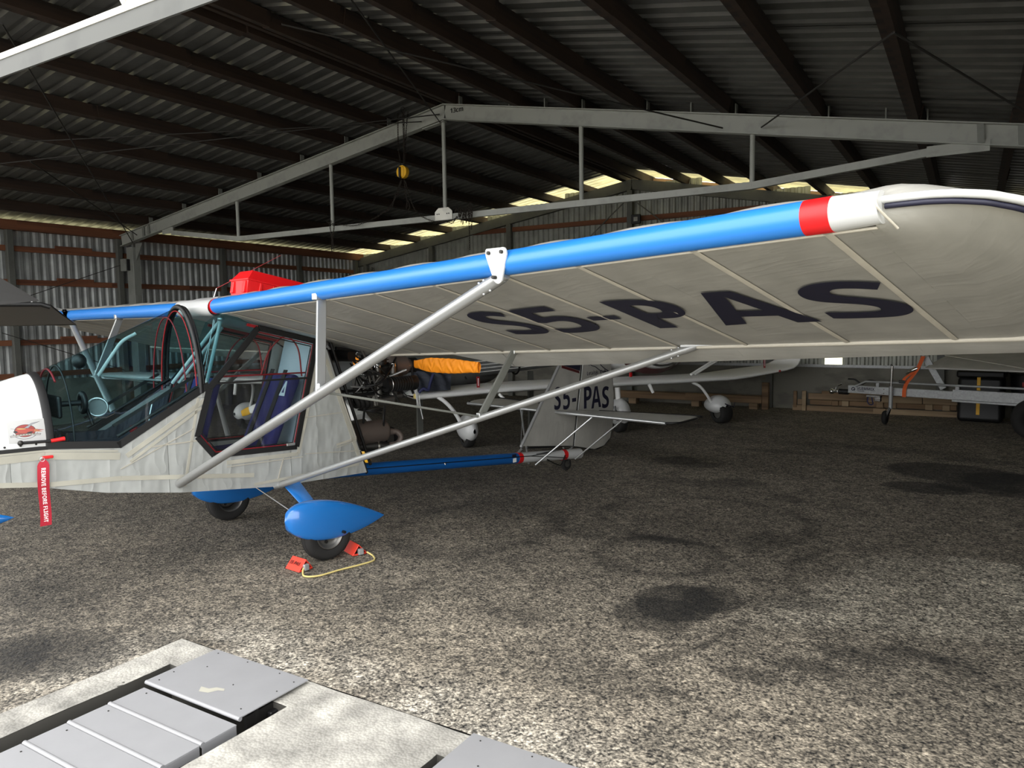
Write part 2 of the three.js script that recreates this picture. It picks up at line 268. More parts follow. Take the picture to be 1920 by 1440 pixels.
function gridFloor(x0, x1, z0, z1, step, tint, bump) {
  const nx = Math.max(1, Math.round((x1 - x0) / step)), nz = Math.max(1, Math.round((z1 - z0) / step)), p = [], c = [], uv = [], ix = [];
  for (let j = 0; j <= nz; j++) for (let i = 0; i <= nx; i++) {
    const x = lerp(x0, x1, i / nx), z = lerp(z0, z1, j / nz);
    p.push(x, bump ? bump(x, z) : 0, z); uv.push(x, z); c.push(...tint(x, z));
  }
  for (let j = 0; j < nz; j++) for (let i = 0; i < nx; i++) { const a = j * (nx + 1) + i, b = a + nx + 1; ix.push(a, b, a + 1, a + 1, b, b + 1); }
  const g = new THREE.BufferGeometry();
  g.setAttribute('position', new THREE.Float32BufferAttribute(p, 3)); g.setAttribute('uv', new THREE.Float32BufferAttribute(uv, 2)); g.setAttribute('color', new THREE.Float32BufferAttribute(c, 3)); g.setIndex(ix); g.computeVertexNormals();
  return g;
}
{
  const floor = struct('floor');
  const relief = (x, z) => Math.min(0, 0.012 * (patchN((x + 14) / 9, (z + 15) / 9) - 0.55));
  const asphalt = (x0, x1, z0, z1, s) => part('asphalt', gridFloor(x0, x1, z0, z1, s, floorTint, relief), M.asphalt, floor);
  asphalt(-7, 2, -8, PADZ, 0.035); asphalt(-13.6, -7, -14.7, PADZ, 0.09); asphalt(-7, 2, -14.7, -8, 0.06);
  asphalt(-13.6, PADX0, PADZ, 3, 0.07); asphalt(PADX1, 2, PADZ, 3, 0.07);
  const cn = fractal(10, 151, 5);
  const ct = (x, z) => { const u = (x + 4) / 5, v = (z + 3) / 5, k = 0.92 + 0.5 * (cn(u, v) - 0.5), e = clamp(1 - Math.hypot(x + 3.6, z + 1.3) / 0.9, 0, 1) * 0.25 * cn(u * 3, v * 3); return [0.7 * (k - e), 0.695 * (k - e), 0.675 * (k - e)]; };
  const pad = (x0, x1, z0, z1) => part('concrete_pad', gridFloor(x0, x1, z0, z1, 0.03, ct, (x, z) => Math.min(0.004, 0.01 * (cn((x + 4) / 2, (z + 3) / 2) - 0.5)) + 0.003), M.concrete, floor);
  pad(PADX0, T1[0], PADZ + 0.012, 1.2); pad(T1[0], T1[1], PADZ + 0.012, T1[2]); pad(T1[1], T2[0], PADZ + 0.012, 1.2); pad(T2[0], T2[1], PADZ + 0.012, T2[2]); pad(T2[1], PADX1, PADZ + 0.012, 1.2);
  part('joint', box(PADX1 - PADX0, 0.05, 0.014, (PADX0 + PADX1) / 2, -0.03, PADZ + 0.006), M.rubber, floor);
  for (const [x0, x1, z0] of [T1, T2]) {
    const w = x1 - x0, L = 1.2 - z0, cx = (x0 + x1) / 2, cz = (z0 + 1.2) / 2;
    part('trench', [box(w, 0.04, L, cx, -0.3, cz), box(0.03, 0.3, L, x0 - 0.015, -0.15, cz), box(0.03, 0.3, L, x1 + 0.015, -0.15, cz), box(w, 0.3, 0.03, cx, -0.15, z0 - 0.015)], M.pitWall, floor);
  }
  part('light_stop_slab', box(16, 0.05, 18.2, -6, -0.37, -6.0), M.pitWall, floor);  // added unseen slab, keeps sky light from coming up through the floor cracks
  const gr = part('ground', [box(70, 0.1, 40, -6, -0.06, 23.0)], M.ground, scene); gr.userData.kind = 'structure';
  const field = part('grass_field', [box(90, 0.1, 50, -6, -0.07, -39.75), box(26, 0.1, 17.6, -26.6, -0.07, -5.9), box(30, 0.1, 17.6, 16.9, -0.07, -5.9)], M.grass, scene); field.userData.kind = 'structure';
}
// profiled steel sheets
function sheetGeo(width, ribs, length, depth, top = 0.42, flank = 0.1) {   // ribs run along y, width along x, relief along +z
  const pts = [], p = width / ribs;
  for (let i = 0; i < ribs; i++) { const a = i * p, t = p * top * 0.5, s = p * flank; pts.push([a, 0], [a + p / 2 - t - s, 0], [a + p / 2 - t, depth], [a + p / 2 + t, depth], [a + p / 2 + t + s, 0]); }
  pts.push([width, 0]);
  const pos = [], uv = [], nor = [];
  for (let i = 0; i < pts.length - 1; i++) {
    const [a, b] = pts[i], [c, d] = pts[i + 1], L = Math.hypot(c - a, d - b), n = [-(d - b) / L, 0, (c - a) / L];
    pos.push(a, 0, b, c, 0, d, c, length, d, a, 0, b, c, length, d, a, length, b); uv.push(a, 0, c, 0, c, length, a, 0, c, length, a, length);
    for (let k = 0; k < 6; k++) nor.push(...n);
  }
  const g = new THREE.BufferGeometry();
  g.setAttribute('position', new THREE.Float32BufferAttribute(pos, 3)); g.setAttribute('uv', new THREE.Float32BufferAttribute(uv, 2)); g.setAttribute('normal', new THREE.Float32BufferAttribute(nor, 3));
  return g;
}
const ceiling = struct('ceiling');
{
  // roof sheets run down the slope; each is one metre wide and laps the next by a millimetre
  const Zf = -1.75, Zb = -15.25, n = 13, wS = (Zf - Zb) / n;
  for (const side of [-1, 1]) {
    const xe = side < 0 ? XL - 0.55 : XR + 0.5, run = Math.hypot(xe - XRIDGE, roofY(xe) - roofY(XRIDGE)), ang = Math.atan2(roofY(XRIDGE) - roofY(xe), Math.abs(xe - XRIDGE));
    const g = sheetGeo(wS, 5, run, 0.032, 0.22);
    const dir = V(side * Math.cos(ang), -Math.sin(ang), 0), zAx = V(0, 0, -1), nrm = dir.clone().cross(V(0, 0, 1)).multiplyScalar(side < 0 ? -1 : 1).normalize();
    if (side > 0) zAx.negate();
    g.applyMatrix4(new THREE.Matrix4().makeBasis(zAx, dir, nrm.y < 0 ? nrm.negate() : nrm));
    for (let i = 0; i < n; i++) part('roof_sheet', g, i === (side < 0 ? n - 1 : 0) ? M.lightSheet : M.roofSheet, ceiling, { pos: [XRIDGE, roofY(XRIDGE) + 0.004 + (i % 2) * 0.003, side < 0 ? Zf - i * wS : Zb + i * wS] });
    // a second skin just above keeps daylight out
    part('roof_board', (() => { const b = box(run, 0.02, Zf - Zb - wS, 0, 0, wS / 2); b.applyMatrix4(new THREE.Matrix4().makeRotationZ(side < 0 ? ang : -ang)); return b.translate((XRIDGE + xe) / 2, (roofY(XRIDGE) + roofY(xe)) / 2 + 0.06, (Zf + Zb) / 2); })(), M.purlin, ceiling);
  }
  // timber purlins resting on the rafters
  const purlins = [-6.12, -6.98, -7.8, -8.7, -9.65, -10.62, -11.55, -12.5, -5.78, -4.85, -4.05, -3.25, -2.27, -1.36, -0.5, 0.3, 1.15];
  for (const x of purlins) {
    const y = rafterY(x) + 0.076, a = x < XRIDGE ? Math.atan(SL) : -Math.atan(SR);
    const seg = [-1.8, -5.1, -8.15, -11.4, -15.2];
    for (let i = 0; i < 4; i++) {   // each purlin is spliced of four timbers
      const L = seg[i] - seg[i + 1], j = rr(-0.012, 0.012), b = box(0.095, 0.14, L - 0.004);
      b.applyMatrix4(new THREE.Matrix4().makeRotationZ(a)).translate(x + j, y + rr(-0.006, 0.004), (seg[i] + seg[i + 1]) / 2);
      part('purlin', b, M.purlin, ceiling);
    }
  }
  part('eave_beam', box(0.12, 0.16, 13.2, XL + 0.1, rafterY(XL) + 0.05, -8.3), M.girt, ceiling);
  part('eave_beam', box(0.12, 0.16, 13.2, XR - 0.1, rafterY(XR) + 0.05, -8.3), M.girt, ceiling);
  // barge boards under the overhang behind the gable
  for (const [x0, x1] of [[XL - 0.5, XRIDGE], [XRIDGE, XR + 0.5]]) {
    part('barge_board', bar(V(x0, roofY(x0) - 0.07, -15.12), V(x1, roofY(x1) - 0.07, -15.12), 0.03, 0.1), M.fascia, ceiling);
  }
  // ridge lining
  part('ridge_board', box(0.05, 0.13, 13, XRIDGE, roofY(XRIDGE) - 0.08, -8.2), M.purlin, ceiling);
  // wind-bracing rods below the roof
  const rod = (a, b, r = 0.008) => part('bracing_rod', cyl(a, b, r, r, 6), M.cable, ceiling);
  rod(V(-12.9, 3.2, -8.1), V(-6.9, 4.2, -3.3)); rod(V(-12.9, 3.2, -2.4), V(-6.0, 4.4, -8.1)); rod(V(-12.6, 3.3, -8.0), V(-10.0, 3.75, -5.0));
  rod(V(-6.0, 4.3, -8.1), V(-3.2, 3.9, -3.0)); rod(V(-1.9, 3.65, -8.1), V(-0.45, 3.4, -5.2)); rod(V(-0.45, 3.4, -5.2), V(0.9, 3.0, -8.1)); rod(V(-4.6, 4.0, -4.2), V(-2.3, 3.7, -8.1)); rod(V(-9.6, 3.85, -4.6), V(-6.3, 4.35, -8.1));
}
function wallSheets(wall, from, dir, total, count, ribs, y0, yTop, mat, inward, skip) {
  const w = total / count;
  for (let i = 0; i < count; i++) {
    const a = i * w, yt = Math.max(yTop(a), yTop(a + w)), hole = skip && skip(a, w);
    const put = (x0, ww, rb, ya, yb) => { const g = sheetGeo(ww, rb, yb - ya, 0.034, 0.36, 0.2); g.applyMatrix4(new THREE.Matrix4().makeBasis(dir, V(0, 1, 0), inward)); part('wall_sheet', g, mat, wall, { pos: [from.x + dir.x * x0, ya, from.z + dir.z * x0] }); };
    if (!hole) put(a, w, ribs, y0, yt);
    else { const [h0, h1, ya, yb] = hole; put(a, h0 - a, Math.max(1, Math.round(ribs * (h0 - a) / w)), y0, yt); put(h1, a + w - h1, Math.max(1, Math.round(ribs * (a + w - h1) / w)), y0, yt); put(h0, h1 - h0, 2, yb, yt); if (ya > y0 + 0.01) put(h0, h1 - h0, 2, y0, ya); }
  }
}
{
  // left wall: sheets on timber girts between steel posts
  const wl = struct('wall_left');
  wallSheets(wl, V(XL - 0.06, 0, -1.9), V(0, 0, -1), 12.85, 12, 8, 0.75, () => 3.36, M.wallSheet, V(1, 0, 0));
  part('base_wall', box(0.16, 0.8, 12.8, XL - 0.1, 0.4, -8.3), M.lowerWall, wl);
  const zs = [-2.2, -4.2, -6.3, -8.15, -10.4, -12.5, -14.4];
  for (const y of [3.0, 2.45, 1.45, 0.9]) for (let i = 0; i < 6; i++) {
    part('girt', box(0.05, 0.09, zs[i] - zs[i + 1] - 0.1, XL + 0.03, y, (zs[i] + zs[i + 1]) / 2), M.girt, wl);
    if (i === 2 && y > 1) part('girt_splice', box(0.05, 0.085, 0.62, XL + 0.05, y + 0.045, -7.35), M.girt, wl);
  }
  for (const z of zs) part('wall_post', rbox(0.1, 3.3, 0.1, XL + 0.07, 1.65, z, 0.008), M.darkPost, wl);
  part('bracing_cable', cyl(V(XL + 0.3, 2.83, -8.1), V(XL + 0.3, 2.2, -6.4), 0.006, 0.006, 6), M.cable, wl);
  part('bracing_cable', cyl(V(XL + 0.3, 2.2, -6.4), V(XL + 0.3, 1.2, -3.6), 0.006, 0.006, 6), M.cable, wl);
  part('bracing_cable', cyl(V(XL + 0.3, 1.62, -6.0), V(XL + 0.3, 0.9, -8.0), 0.006, 0.006, 6), M.cable, wl);
  // right wall, just beyond the edge of the photograph
  const wr = struct('wall_right');
  wallSheets(wr, V(XR + 0.06, 0, -14.8), V(0, 0, 1), 12.8, 12, 8, 0.0, () => 3.12, M.wallSheet, V(-1, 0, 0));
  // back gable wall
  const wb = struct('wall_back');
  const winX = [-2.25, -1.95];
  wallSheets(wb, V(XL - 0.05, 0, ZB - 0.05), V(1, 0, 0), 15.0, 15, 8, 0.8, (a) => rafterY(XL - 0.05 + a) - 0.02 - (Math.abs(XL - 0.05 + a - XRIDGE) < 1 ? -0.0 : 0), M.backSheet, V(0, 0, 1),
    (a, w) => { const x0 = winX[0] - XL + 0.05, x1 = winX[1] - XL + 0.05; return x0 > a && x1 < a + w ? [x0, x1, 0.8, 1.1] : null; });
  part('window_pane', box(winX[1] - winX[0], 0.26, 0.01, (winX[0] + winX[1]) / 2, 0.95, ZB - 0.05), phys({ color: sr(245, 245, 240), transmission: 0.9, thickness: 0, roughness: 0.6 }), wb);
  part('base_wall', box(15.0, 0.8, 0.16, -6.05, 0.4, ZB - 0.1), M.lowerWall, wb);
  part('sill', box(15.0, 0.05, 0.06, -6.05, 0.81, ZB + 0.03), M.galv, wb);
  for (const [x0, x1] of [[XL, XRIDGE], [XRIDGE, XR]]) part('gable_rafter', bar(V(x0, rafterY(x0) - 0.1, ZB + 0.06), V(x1, rafterY(x1) - 0.1, ZB + 0.06), 0.1, 0.2), M.darkPost, wb);
  for (const x of [-13.2, -11.1, -8.9, -6.0, -3.2, -0.4]) part('gable_post', rbox(0.12, rafterY(x) - 0.2, 0.1, x, (rafterY(x) - 0.2) / 2, ZB + 0.06, 0.008), M.darkPost, wb);
  for (const [x0, x1] of [[-9.9, -8.97], [-8.83, -6.08], [-5.92, -3.28], [-3.12, 1.2]]) part('girt', box(x1 - x0, 0.1, 0.05, (x0 + x1) / 2, 3.74, ZB + 0.03), M.girt, wb);
  for (const [x0, x1] of [[-13.1, -11.2], [-11, -8.97], [-8.83, -6.08], [-5.92, -3.28], [-3.12, 1.2]]) part('girt', box(x1 - x0, 0.1, 0.05, (x0 + x1) / 2, 2.4, ZB + 0.03), M.girt, wb);
  part('bracing_rod', cyl(V(-6.1, 4.1, ZB + 0.1), V(-7.9, 2.6, ZB + 0.1), 0.012, 0.012, 6), M.darkPost, wb);
  part('bracing_rod', cyl(V(-5.9, 4.1, ZB + 0.1), V(-4.0, 2.6, ZB + 0.1), 0.012, 0.012, 6), M.darkPost, wb);
  part('knee_brace', bar(V(-12.95, 3.1, ZB + 0.1), V(-13.2, 2.6, ZB + 0.1), 0.05, 0.05), M.darkPost, wb);
}

// ------------------------------------------------------------------ roof trusses
{
  const z = -8.15, t = thing('roof_truss', 'grey steel roof truss spanning the middle of the hangar with thin hangers', 'truss', [0, 0, 0]);
  const web = [];
  for (const [x0, x1] of [[-13.3, XRIDGE], [XRIDGE, XR - 0.1]]) {
    const a = V(x0, rafterY(x0), z), b = V(x1, rafterY(x1), z), off = (v, d) => v.clone().add(V(0, d, 0));
    part('rafter', [bar(off(a, -0.1), off(b, -0.1), 0.012, 0.2), bar(off(a, -0.006), off(b, -0.006), 0.1, 0.012), bar(off(a, -0.194), off(b, -0.194), 0.1, 0.012)], M.steelPaint, t);
  }
  part('ridge_plate', bar(V(XRIDGE - 0.35, rafterY(XRIDGE - 0.35) - 0.215, z), V(XRIDGE, 4.31, z), 0.08, 0.012), M.steelPaint, t);
  part('lettering', (() => { const g = new THREE.ShapeGeometry(shapesOf('13cm', 0.06)); return g.translate(-5.86, 4.4, z + 0.012); })(), M.black, t);
  for (const x of [-12.95, -12.6, -12.45, 0.02, 0.33]) part('stiffener', bar(V(x, rafterY(x) - 0.012, z + 0.03), V(x + 0.012, rafterY(x) - 0.188, z + 0.03), 0.012, 0.055, V(1, 0, 0)), M.postPaint, t);
  for (const x of [-6.9, -7.7, -8.6, -9.55, -10.5, -11.45, -12.4, -5.7, -4.95, -4.45, -3.95, -3.15, -2.65, -2.17, -1.26, -0.75, -0.4, 0.4]) part('cleat', box(0.012, 0.11, 0.07, x, rafterY(x) + 0.05, z), M.postPaint, t);
  const ht = [-10.1, -8.02, -5.98, -3.98, -2.0], tieY = (x) => x < -10.1 ? lerp(3.3, 3.13, (x + 11.8) / 1.7) : x < -2 ? 3.08 : lerp(3.08, 3.24, (x + 2) / 1.9);
  for (const x of ht) part('hanger', cyl(V(x, rafterY(x) - 0.2, z), V(x, tieY(x), z), 0.027, 0.027, 12), M.steelPaint, t);
  const tp = [-11.8, -10.1, -6, -2, -0.1];
  for (let i = 0; i < 4; i++) part('tie', [bar(V(tp[i], tieY(tp[i]), z + 0.02), V(tp[i + 1], tieY(tp[i + 1]), z + 0.02), 0.012, 0.07), bar(V(tp[i], tieY(tp[i]) - 0.035, z), V(tp[i + 1], tieY(tp[i + 1]) - 0.035, z), 0.06, 0.01)], M.steelPaint, t);
  for (const [x, w] of [[-11.9, 0.3], [-0.15, 0.5]]) part('end_plate', box(w, 0.1, 0.014, x, rafterY(x) - 0.24, z + 0.02), M.steelPaint, t);
  const pl = part('gusset', (() => { const s = new THREE.Shape([[-0.14, -0.06], [0.14, -0.06], [0.14, 0.05], [0.08, 0.1], [-0.08, 0.1], [-0.14, 0.05]].map((p) => new THREE.Vector2(...p))); return boxUV(new THREE.ExtrudeGeometry(s, { depth: 0.012, bevelEnabled: false }).translate(-5.98, 3.1, z + 0.03)); })(), M.whitePaint, t);
  for (const x of [-6.08, -6.05, -5.92, -5.89]) part('bolt', cyl(V(x, 3.12, z + 0.04), V(x, 3.12, z + 0.048), 0.008, 0.008, 8), M.black, pl);
  part('column', [rbox(0.2, 3.12, 0.14, -12.98, 1.56, z, 0.01)], M.postPaint, t);
  part('column', [rbox(0.2, 2.95, 0.14, 0.75, 1.475, z, 0.01)], M.postPaint, t);
  part('haunch', (() => { const s = new THREE.Shape([[0, 0], [0.2, 0], [0, -0.3]].map((p) => new THREE.Vector2(...p))); return boxUV(new THREE.ExtrudeGeometry(s, { depth: 0.012, bevelEnabled: false }).translate(-12.88, 3.18, z)); })(), M.postPaint, t);
  const jb = part('junction_box', rbox(0.16, 0.22, 0.07, -13.08, 2.8, z + 0.11, 0.008), M.postPaint, t); part('slot', box(0.02, 0.2, 0.05, -12.985, 2.8, z + 0.1), M.black, jb);

  // the lattice truss over the open front
  const f = thing('front_truss', 'white lattice truss across the open front, its bright lower chord crossing the top corner', 'truss');
  const yc = 3.05, A = (x, y) => V(x, y, ZF);
  part('lower_chord', box(14.5, 0.085, 0.012, -6, yc - 0.005, ZF + 0.035), M.chordShade, f); part('chord_flange', box(14.5, 0.03, 0.1, -6, yc + 0.052, ZF - 0.004), M.whitePaint, f, { label: 'upper flange of the chord, skylight painted in as white' });  // lit and shaded chord faces painted as white flange and dark web
  for (const [x0, x1] of [[-13.25, XRIDGE], [XRIDGE, XR - 0.25]]) part('upper_chord', bar(A(x0, rafterY(x0) - 0.08), A(x1, rafterY(x1) - 0.08), 0.08, 0.1), M.steelPaint, f);
  for (let x = -11.63; x < 0.5; x += 2.1) {
    part('gusset', box(0.14, 0.11, 0.012, x, yc + 0.09, ZF + 0.01), M.whitePaint, f);
    for (const d of [-0.62, 0.62]) { const xe = x + d; part('diagonal', bar(A(x + d * 0.06, yc + 0.1), A(xe, rafterY(xe) - 0.12), 0.05, 0.05, V(0, 0, 1)), M.whitePaint, f); }
    part('web_rod', cyl(A(x - 0.02, yc + 0.1), A(x - 0.28, rafterY(x - 0.28) - 0.12), 0.012, 0.012, 8), M.whitePaint, f);
  }
  for (const x of [-13.25, 1.1]) part('column', rbox(0.14, 3.1, 0.16, x, 1.6, ZF, 0.01), M.postPaint, f);
}
// ------------------------------------------------------------------ the blue and white ultralight
// own axes: x along the span towards the photographer, y up, z towards the nose; origin on the floor between the main wheels
const plane = thing('light_aircraft', 'white and blue high-wing ultralight aircraft lettered S5-PAS filling the foreground', 'aircraft', [-4.7136, 0, -4.0069], THREE.MathUtils.degToRad(-13.605));
{
  const P = plane, HW = 0.34, pt = (a) => V(a[0], a[1], a[2]);
  // --- cockpit tub covered with cloth
  const side = [[2.3, 0.985], [1.62, 0.975], [1.19, 0.925], [0.6, 1.262], [0.7, 0.93], [0.59, 0.785], [-0.05, 0.765], [-0.25, 1.56], [-0.34, 1.5], [-0.68, 0.47], [0.12, 0.485], [0.82, 0.56], [1.29, 0.64], [1.86, 0.79], [2.3, 0.92]];
  for (const s of [1, -1]) {
    const c = part('side_cover', plateZY(side, s * HW, 0.012), M.canvasCover, P);
    const X = s * (HW + 0.008), strip = (pts, w = 0.035, mat = M.seam) => { const out = []; for (let i = 0; i < pts.length - 1; i++) out.push(bar(V(X, pts[i][1], pts[i][0]), V(X, pts[i + 1][1], pts[i + 1][0]), 0.003, w)); part(mat === M.seam ? 'seam_tape' : 'stitching', out, mat, c); };
    strip([[2.3, 0.93], [1.62, 0.925], [1.2, 0.865]], 0.045); strip([[2.3, 0.965], [1.62, 0.955], [1.21, 0.9]], 0.012);
    strip([[2.2, 0.83], [1.6, 0.745], [1.2, 0.72], [0.3, 0.6]], 0.03); strip([[1.22, 0.92], [1.22, 0.66]], 0.02);
    strip([[1.16, 0.86], [0.62, 1.19]], 0.03); strip([[1.14, 0.82], [0.66, 1.13]], 0.018); strip([[1.2, 0.78], [0.72, 0.99]], 0.006, M.stitch);
    strip([[0.68, 1.2], [0.8, 0.6]], 0.018, M.seam); strip([[1.0, 0.9], [0.69, 0.905]], 0.008, M.stitch);
    strip([[0.5, 0.72], [-0.06, 0.71], [-0.28, 1.5]], 0.03); strip([[0.5, 0.69], [-0.1, 0.68]], 0.006, M.stitch);
    strip([[-0.12, 0.7], [-0.62, 0.66]], 0.006, M.stitch); strip([[-0.1, 0.98], [-0.47, 0.99]], 0.006, M.stitch); strip([[-0.33, 1.42], [-0.6, 0.62]], 0.03);
    strip([[-0.41, 1.25], [-0.58, 0.77]], 0.012, M.stitch); strip([[-0.585, 0.765], [-0.4, 0.735]], 0.016, M.stitch); strip([[-0.585, 0.75], [-0.4, 0.712]], 0.008, M.seam);
    strip([[0.3, 0.53], [-0.6, 0.55]], 0.02); strip([[0.06, 0.7], [0.12, 0.52]], 0.008, M.stitch);
    part('edge_binding', poly([[-0.25, 1.56], [-0.345, 1.5], [-0.683, 0.47], [-0.67, 0.462]].map(([z, y]) => V(s * HW, y, z)), 0.009), M.black, c);
  }
  const bottom = side.slice(9).map(([z, y]) => [V(-HW, y, z), V(0, y - 0.012, z), V(HW, y, z)]);
  part('belly_cover', loft(bottom), M.canvasCover, P);
  part('rear_cover', loft([[-0.34, 1.5], [-0.68, 0.47]].map(([z, y]) => [V(-HW, y, z), V(HW, y, z)])), M.canvasCover, P);
  part('rear_panel', bar(V(0, 0.7, -0.1), V(0, 1.57, -0.34), 0.012, 0.6, V(1, 0, 0)), M.paleBlue, P);
  // --- nose cone and windscreen share one family of half-ellipse sections
  const sect = (z) => {
    const yt = z > 1.56 ? lerp(1.412, 1.0, Math.pow(clamp((z - 1.56) / 0.95, 0, 1), 1.35)) : lerp(1.835, 1.412, (z - 0.65) / 0.91);
    const yb = z > 1.19 ? lerp(0.925, 0.985, clamp((z - 1.19) / 0.45, 0, 1)) : lerp(1.262, 0.925, clamp((z - 0.6) / 0.59, 0, 1));
    return { yt, yb, w: z > 1.56 ? HW * (1 - Math.pow((z - 1.56) / 0.97, 2.2)) : HW };
  };
  const arch = (z, out = 0, n = 28, t0 = 0, t1 = Math.PI) => { const { yt, yb, w } = sect(z), r = []; for (let i = 0; i <= n; i++) { const t = lerp(t0, t1, i / n); r.push(V((w + out) * Math.cos(t), yb + Math.max(0.02, yt - yb + out) * Math.sin(t), z)); } return r; };
  const zs = (a, b, n) => Array.from({ length: n + 1 }, (_, i) => lerp(a, b, i / n));
  const nose = part('nose_cone', loft(zs(1.6, 2.5, 20).map((z) => arch(z, 0.004))), M.gel, P);
  for (const z of [1.66, 1.74, 1.82, 1.9]) for (const s of [1, -1]) part('screw', cyl(V(s * (HW - 0.006), 1.0, z), V(s * (HW + 0.003), 1.0, z), 0.006, 0.006, 8), M.black, nose);
  for (const s of [1, -1]) part('edge_trim', bar(V(s * (HW + 0.006), 0.978, 2.3), V(s * (HW + 0.006), 0.972, 1.6), 0.006, 0.022), M.black, nose);
  const emblem = canvasTex(512, 512, (g, w, h) => {
    g.fillStyle = '#f2f2f0'; g.fillRect(0, 0, w, h);
    g.lineWidth = 10; g.strokeStyle = '#70707c'; g.beginPath(); g.arc(230, 270, 170, 0.25, 2.9); g.stroke();
    g.fillStyle = '#c03a30'; g.beginPath(); g.arc(230, 250, 142, 0, 7); g.fill(); g.strokeStyle = '#3a2420'; g.lineWidth = 7; g.stroke();
    g.fillStyle = '#b9bac0'; g.strokeStyle = '#55565e'; g.lineWidth = 5; g.beginPath(); g.moveTo(215, 190); g.lineTo(330, 85); g.lineTo(440, 62); g.lineTo(330, 120); g.lineTo(268, 205); g.closePath(); g.fill(); g.stroke();
    g.fillStyle = '#d9503a'; g.strokeStyle = '#2a1410'; g.beginPath(); g.moveTo(92, 215); g.quadraticCurveTo(200, 160, 330, 215); g.lineTo(400, 235); g.quadraticCurveTo(330, 310, 220, 310); g.quadraticCurveTo(110, 300, 92, 215); g.fill(); g.stroke();
    g.fillStyle = '#f2d678'; g.beginPath(); g.ellipse(180, 200, 62, 12, 0.12, 0, 7); g.fill();
    g.fillStyle = '#1d0f0c'; g.beginPath(); g.ellipse(100, 262, 28, 24, 0.4, 0, 7); g.fill(); g.beginPath(); g.ellipse(290, 300, 44, 20, -0.3, 0, 7); g.fill();
    g.fillStyle = '#e08a5a'; g.beginPath(); g.moveTo(360, 225); g.lineTo(500, 262); g.lineTo(420, 270); g.lineTo(470, 300); g.lineTo(345, 285); g.fill();
    g.fillStyle = '#b8325a'; g.beginPath(); g.moveTo(400, 240); g.lineTo(490, 262); g.lineTo(410, 262); g.fill();
    g.strokeStyle = '#66666e'; g.lineWidth = 5; g.beginPath(); g.moveTo(40, 178); g.lineTo(110, 205); g.stroke();
    g.fillStyle = '#d6d2cc'; g.strokeStyle = '#505058'; g.lineWidth = 6; g.beginPath(); g.moveTo(28, 345); g.quadraticCurveTo(230, 300, 440, 340); g.lineTo(430, 375); g.quadraticCurveTo(230, 345, 30, 380); g.closePath(); g.fill(); g.stroke();
    g.fillStyle = '#8a7a40'; for (let i = 0; i < 7; i++) g.fillRect(95 + i * 40, 330, 22, 16);
  });
  {
    const rows = zs(1.605, 1.795, 10).map((z) => { const { yt, yb, w } = sect(z), r = []; for (let i = 0; i <= 8; i++) { const y = lerp(1.02, 1.15, i / 8), q = clamp((y - yb) / (yt - yb), 0, 0.999), n = Math.sqrt(1 - q * q); r.push(V((w + 0.008) * n, y, z)); } return r; });
    const g = loft(rows), uv = []; for (let i = 0; i <= 10; i++) for (let j = 0; j <= 8; j++) uv.push(1 - i / 10, j / 8);
    g.setAttribute('uv', new THREE.Float32BufferAttribute(uv, 2));
    part('emblem', g, std({ map: emblem, color: sr(180, 180, 180), roughness: 0.4 }), nose, { label: 'round red emblem with a small aeroplane and a banner' });
  }
  const ws = part('windscreen', loft(zs(0.66, 1.585, 20).map((z) => arch(z))), M.glassTint, P, { label: 'tinted teal windscreen' });
  part('front_hoop', loft([1.562, 1.568, 1.606, 1.613].map((z, i) => arch(z, i % 3 ? 0.009 : 0.002))), M.black, ws);
  part('rear_hoop', tube(arch(0.655, 0.002), 0.017, 60, 8), M.black, ws);
  part('rear_hoop', tube(arch(0.63, -0.012), 0.012, 60, 8), M.black, ws);
  part('red_piping', tube(arch(0.675, -0.02), 0.0045, 60, 6), M.red, ws);
  part('red_piping', tube(arch(0.74, -0.035, 28, 0.1, Math.PI - 0.1), 0.005, 60, 6), M.darkRed, ws);
  part('inner_hoop', tube(arch(1.45, -0.01), 0.006, 40, 6), M.black, ws);
  part('red_piping', tube(arch(1.5, -0.008, 12, 1.0, 2.1), 0.007, 20, 6), M.darkRed, ws);
  for (const s of [1, -1]) {
    part('sill_trim', [bar(V(s * (HW + 0.004), 0.985, 1.6), V(s * (HW + 0.004), 0.94, 1.19), 0.012, 0.045), bar(V(s * (HW + 0.004), 0.935, 1.205), V(s * (HW + 0.004), 1.285, 0.6), 0.012, 0.045)], M.black, ws);
    part('inner_rail', bar(V(s * (HW - 0.03), 1.06, 1.22), V(s * (HW - 0.03), 1.34, 0.7), 0.02, 0.018), M.black, ws);
  }
  const latch = part('latch_handle', cyl(V(HW + 0.014, 1.012, 1.58), V(HW + 0.014, 1.018, 1.735), 0.009, 0.009, 10), M.black, P);
  part('knob', new THREE.SphereGeometry(0.016, 12, 10).translate(HW + 0.014, 1.018, 1.742), M.darkMetal, latch);
  part('red_grip', cyl(V(HW + 0.014, 1.012, 1.585), V(HW + 0.014, 1.018, 1.51), 0.011, 0.013, 10), M.red, latch);
  // --- fixed quarter window behind the windscreen, and the door
  for (const s of [1, -1]) {
    const q = [[0.6, 1.262], [0.64, 1.45], [0.655, 1.6], [0.6, 1.72], [0.5, 1.79], [0.38, 1.76], [0.22, 1.68]], X = s * (HW - 0.004);
    part('quarter_window', plateZY(q, X, 0.003), M.glassTint, P, { label: 'tinted quarter window behind the windscreen' });
    const out = [[0.22, 1.675], [-0.25, 1.56], [-0.05, 0.765], [0.59, 0.785], [0.7, 0.93], [0.6, 1.262]];
    const inset = (pts, d) => { const cz = 0.24, cy = 1.16; return pts.map(([z, y]) => [z + (cz - z) * d, y + (cy - y) * d]); };
    const pts3 = (list, x) => list.map(([z, y]) => V(x, y, z));
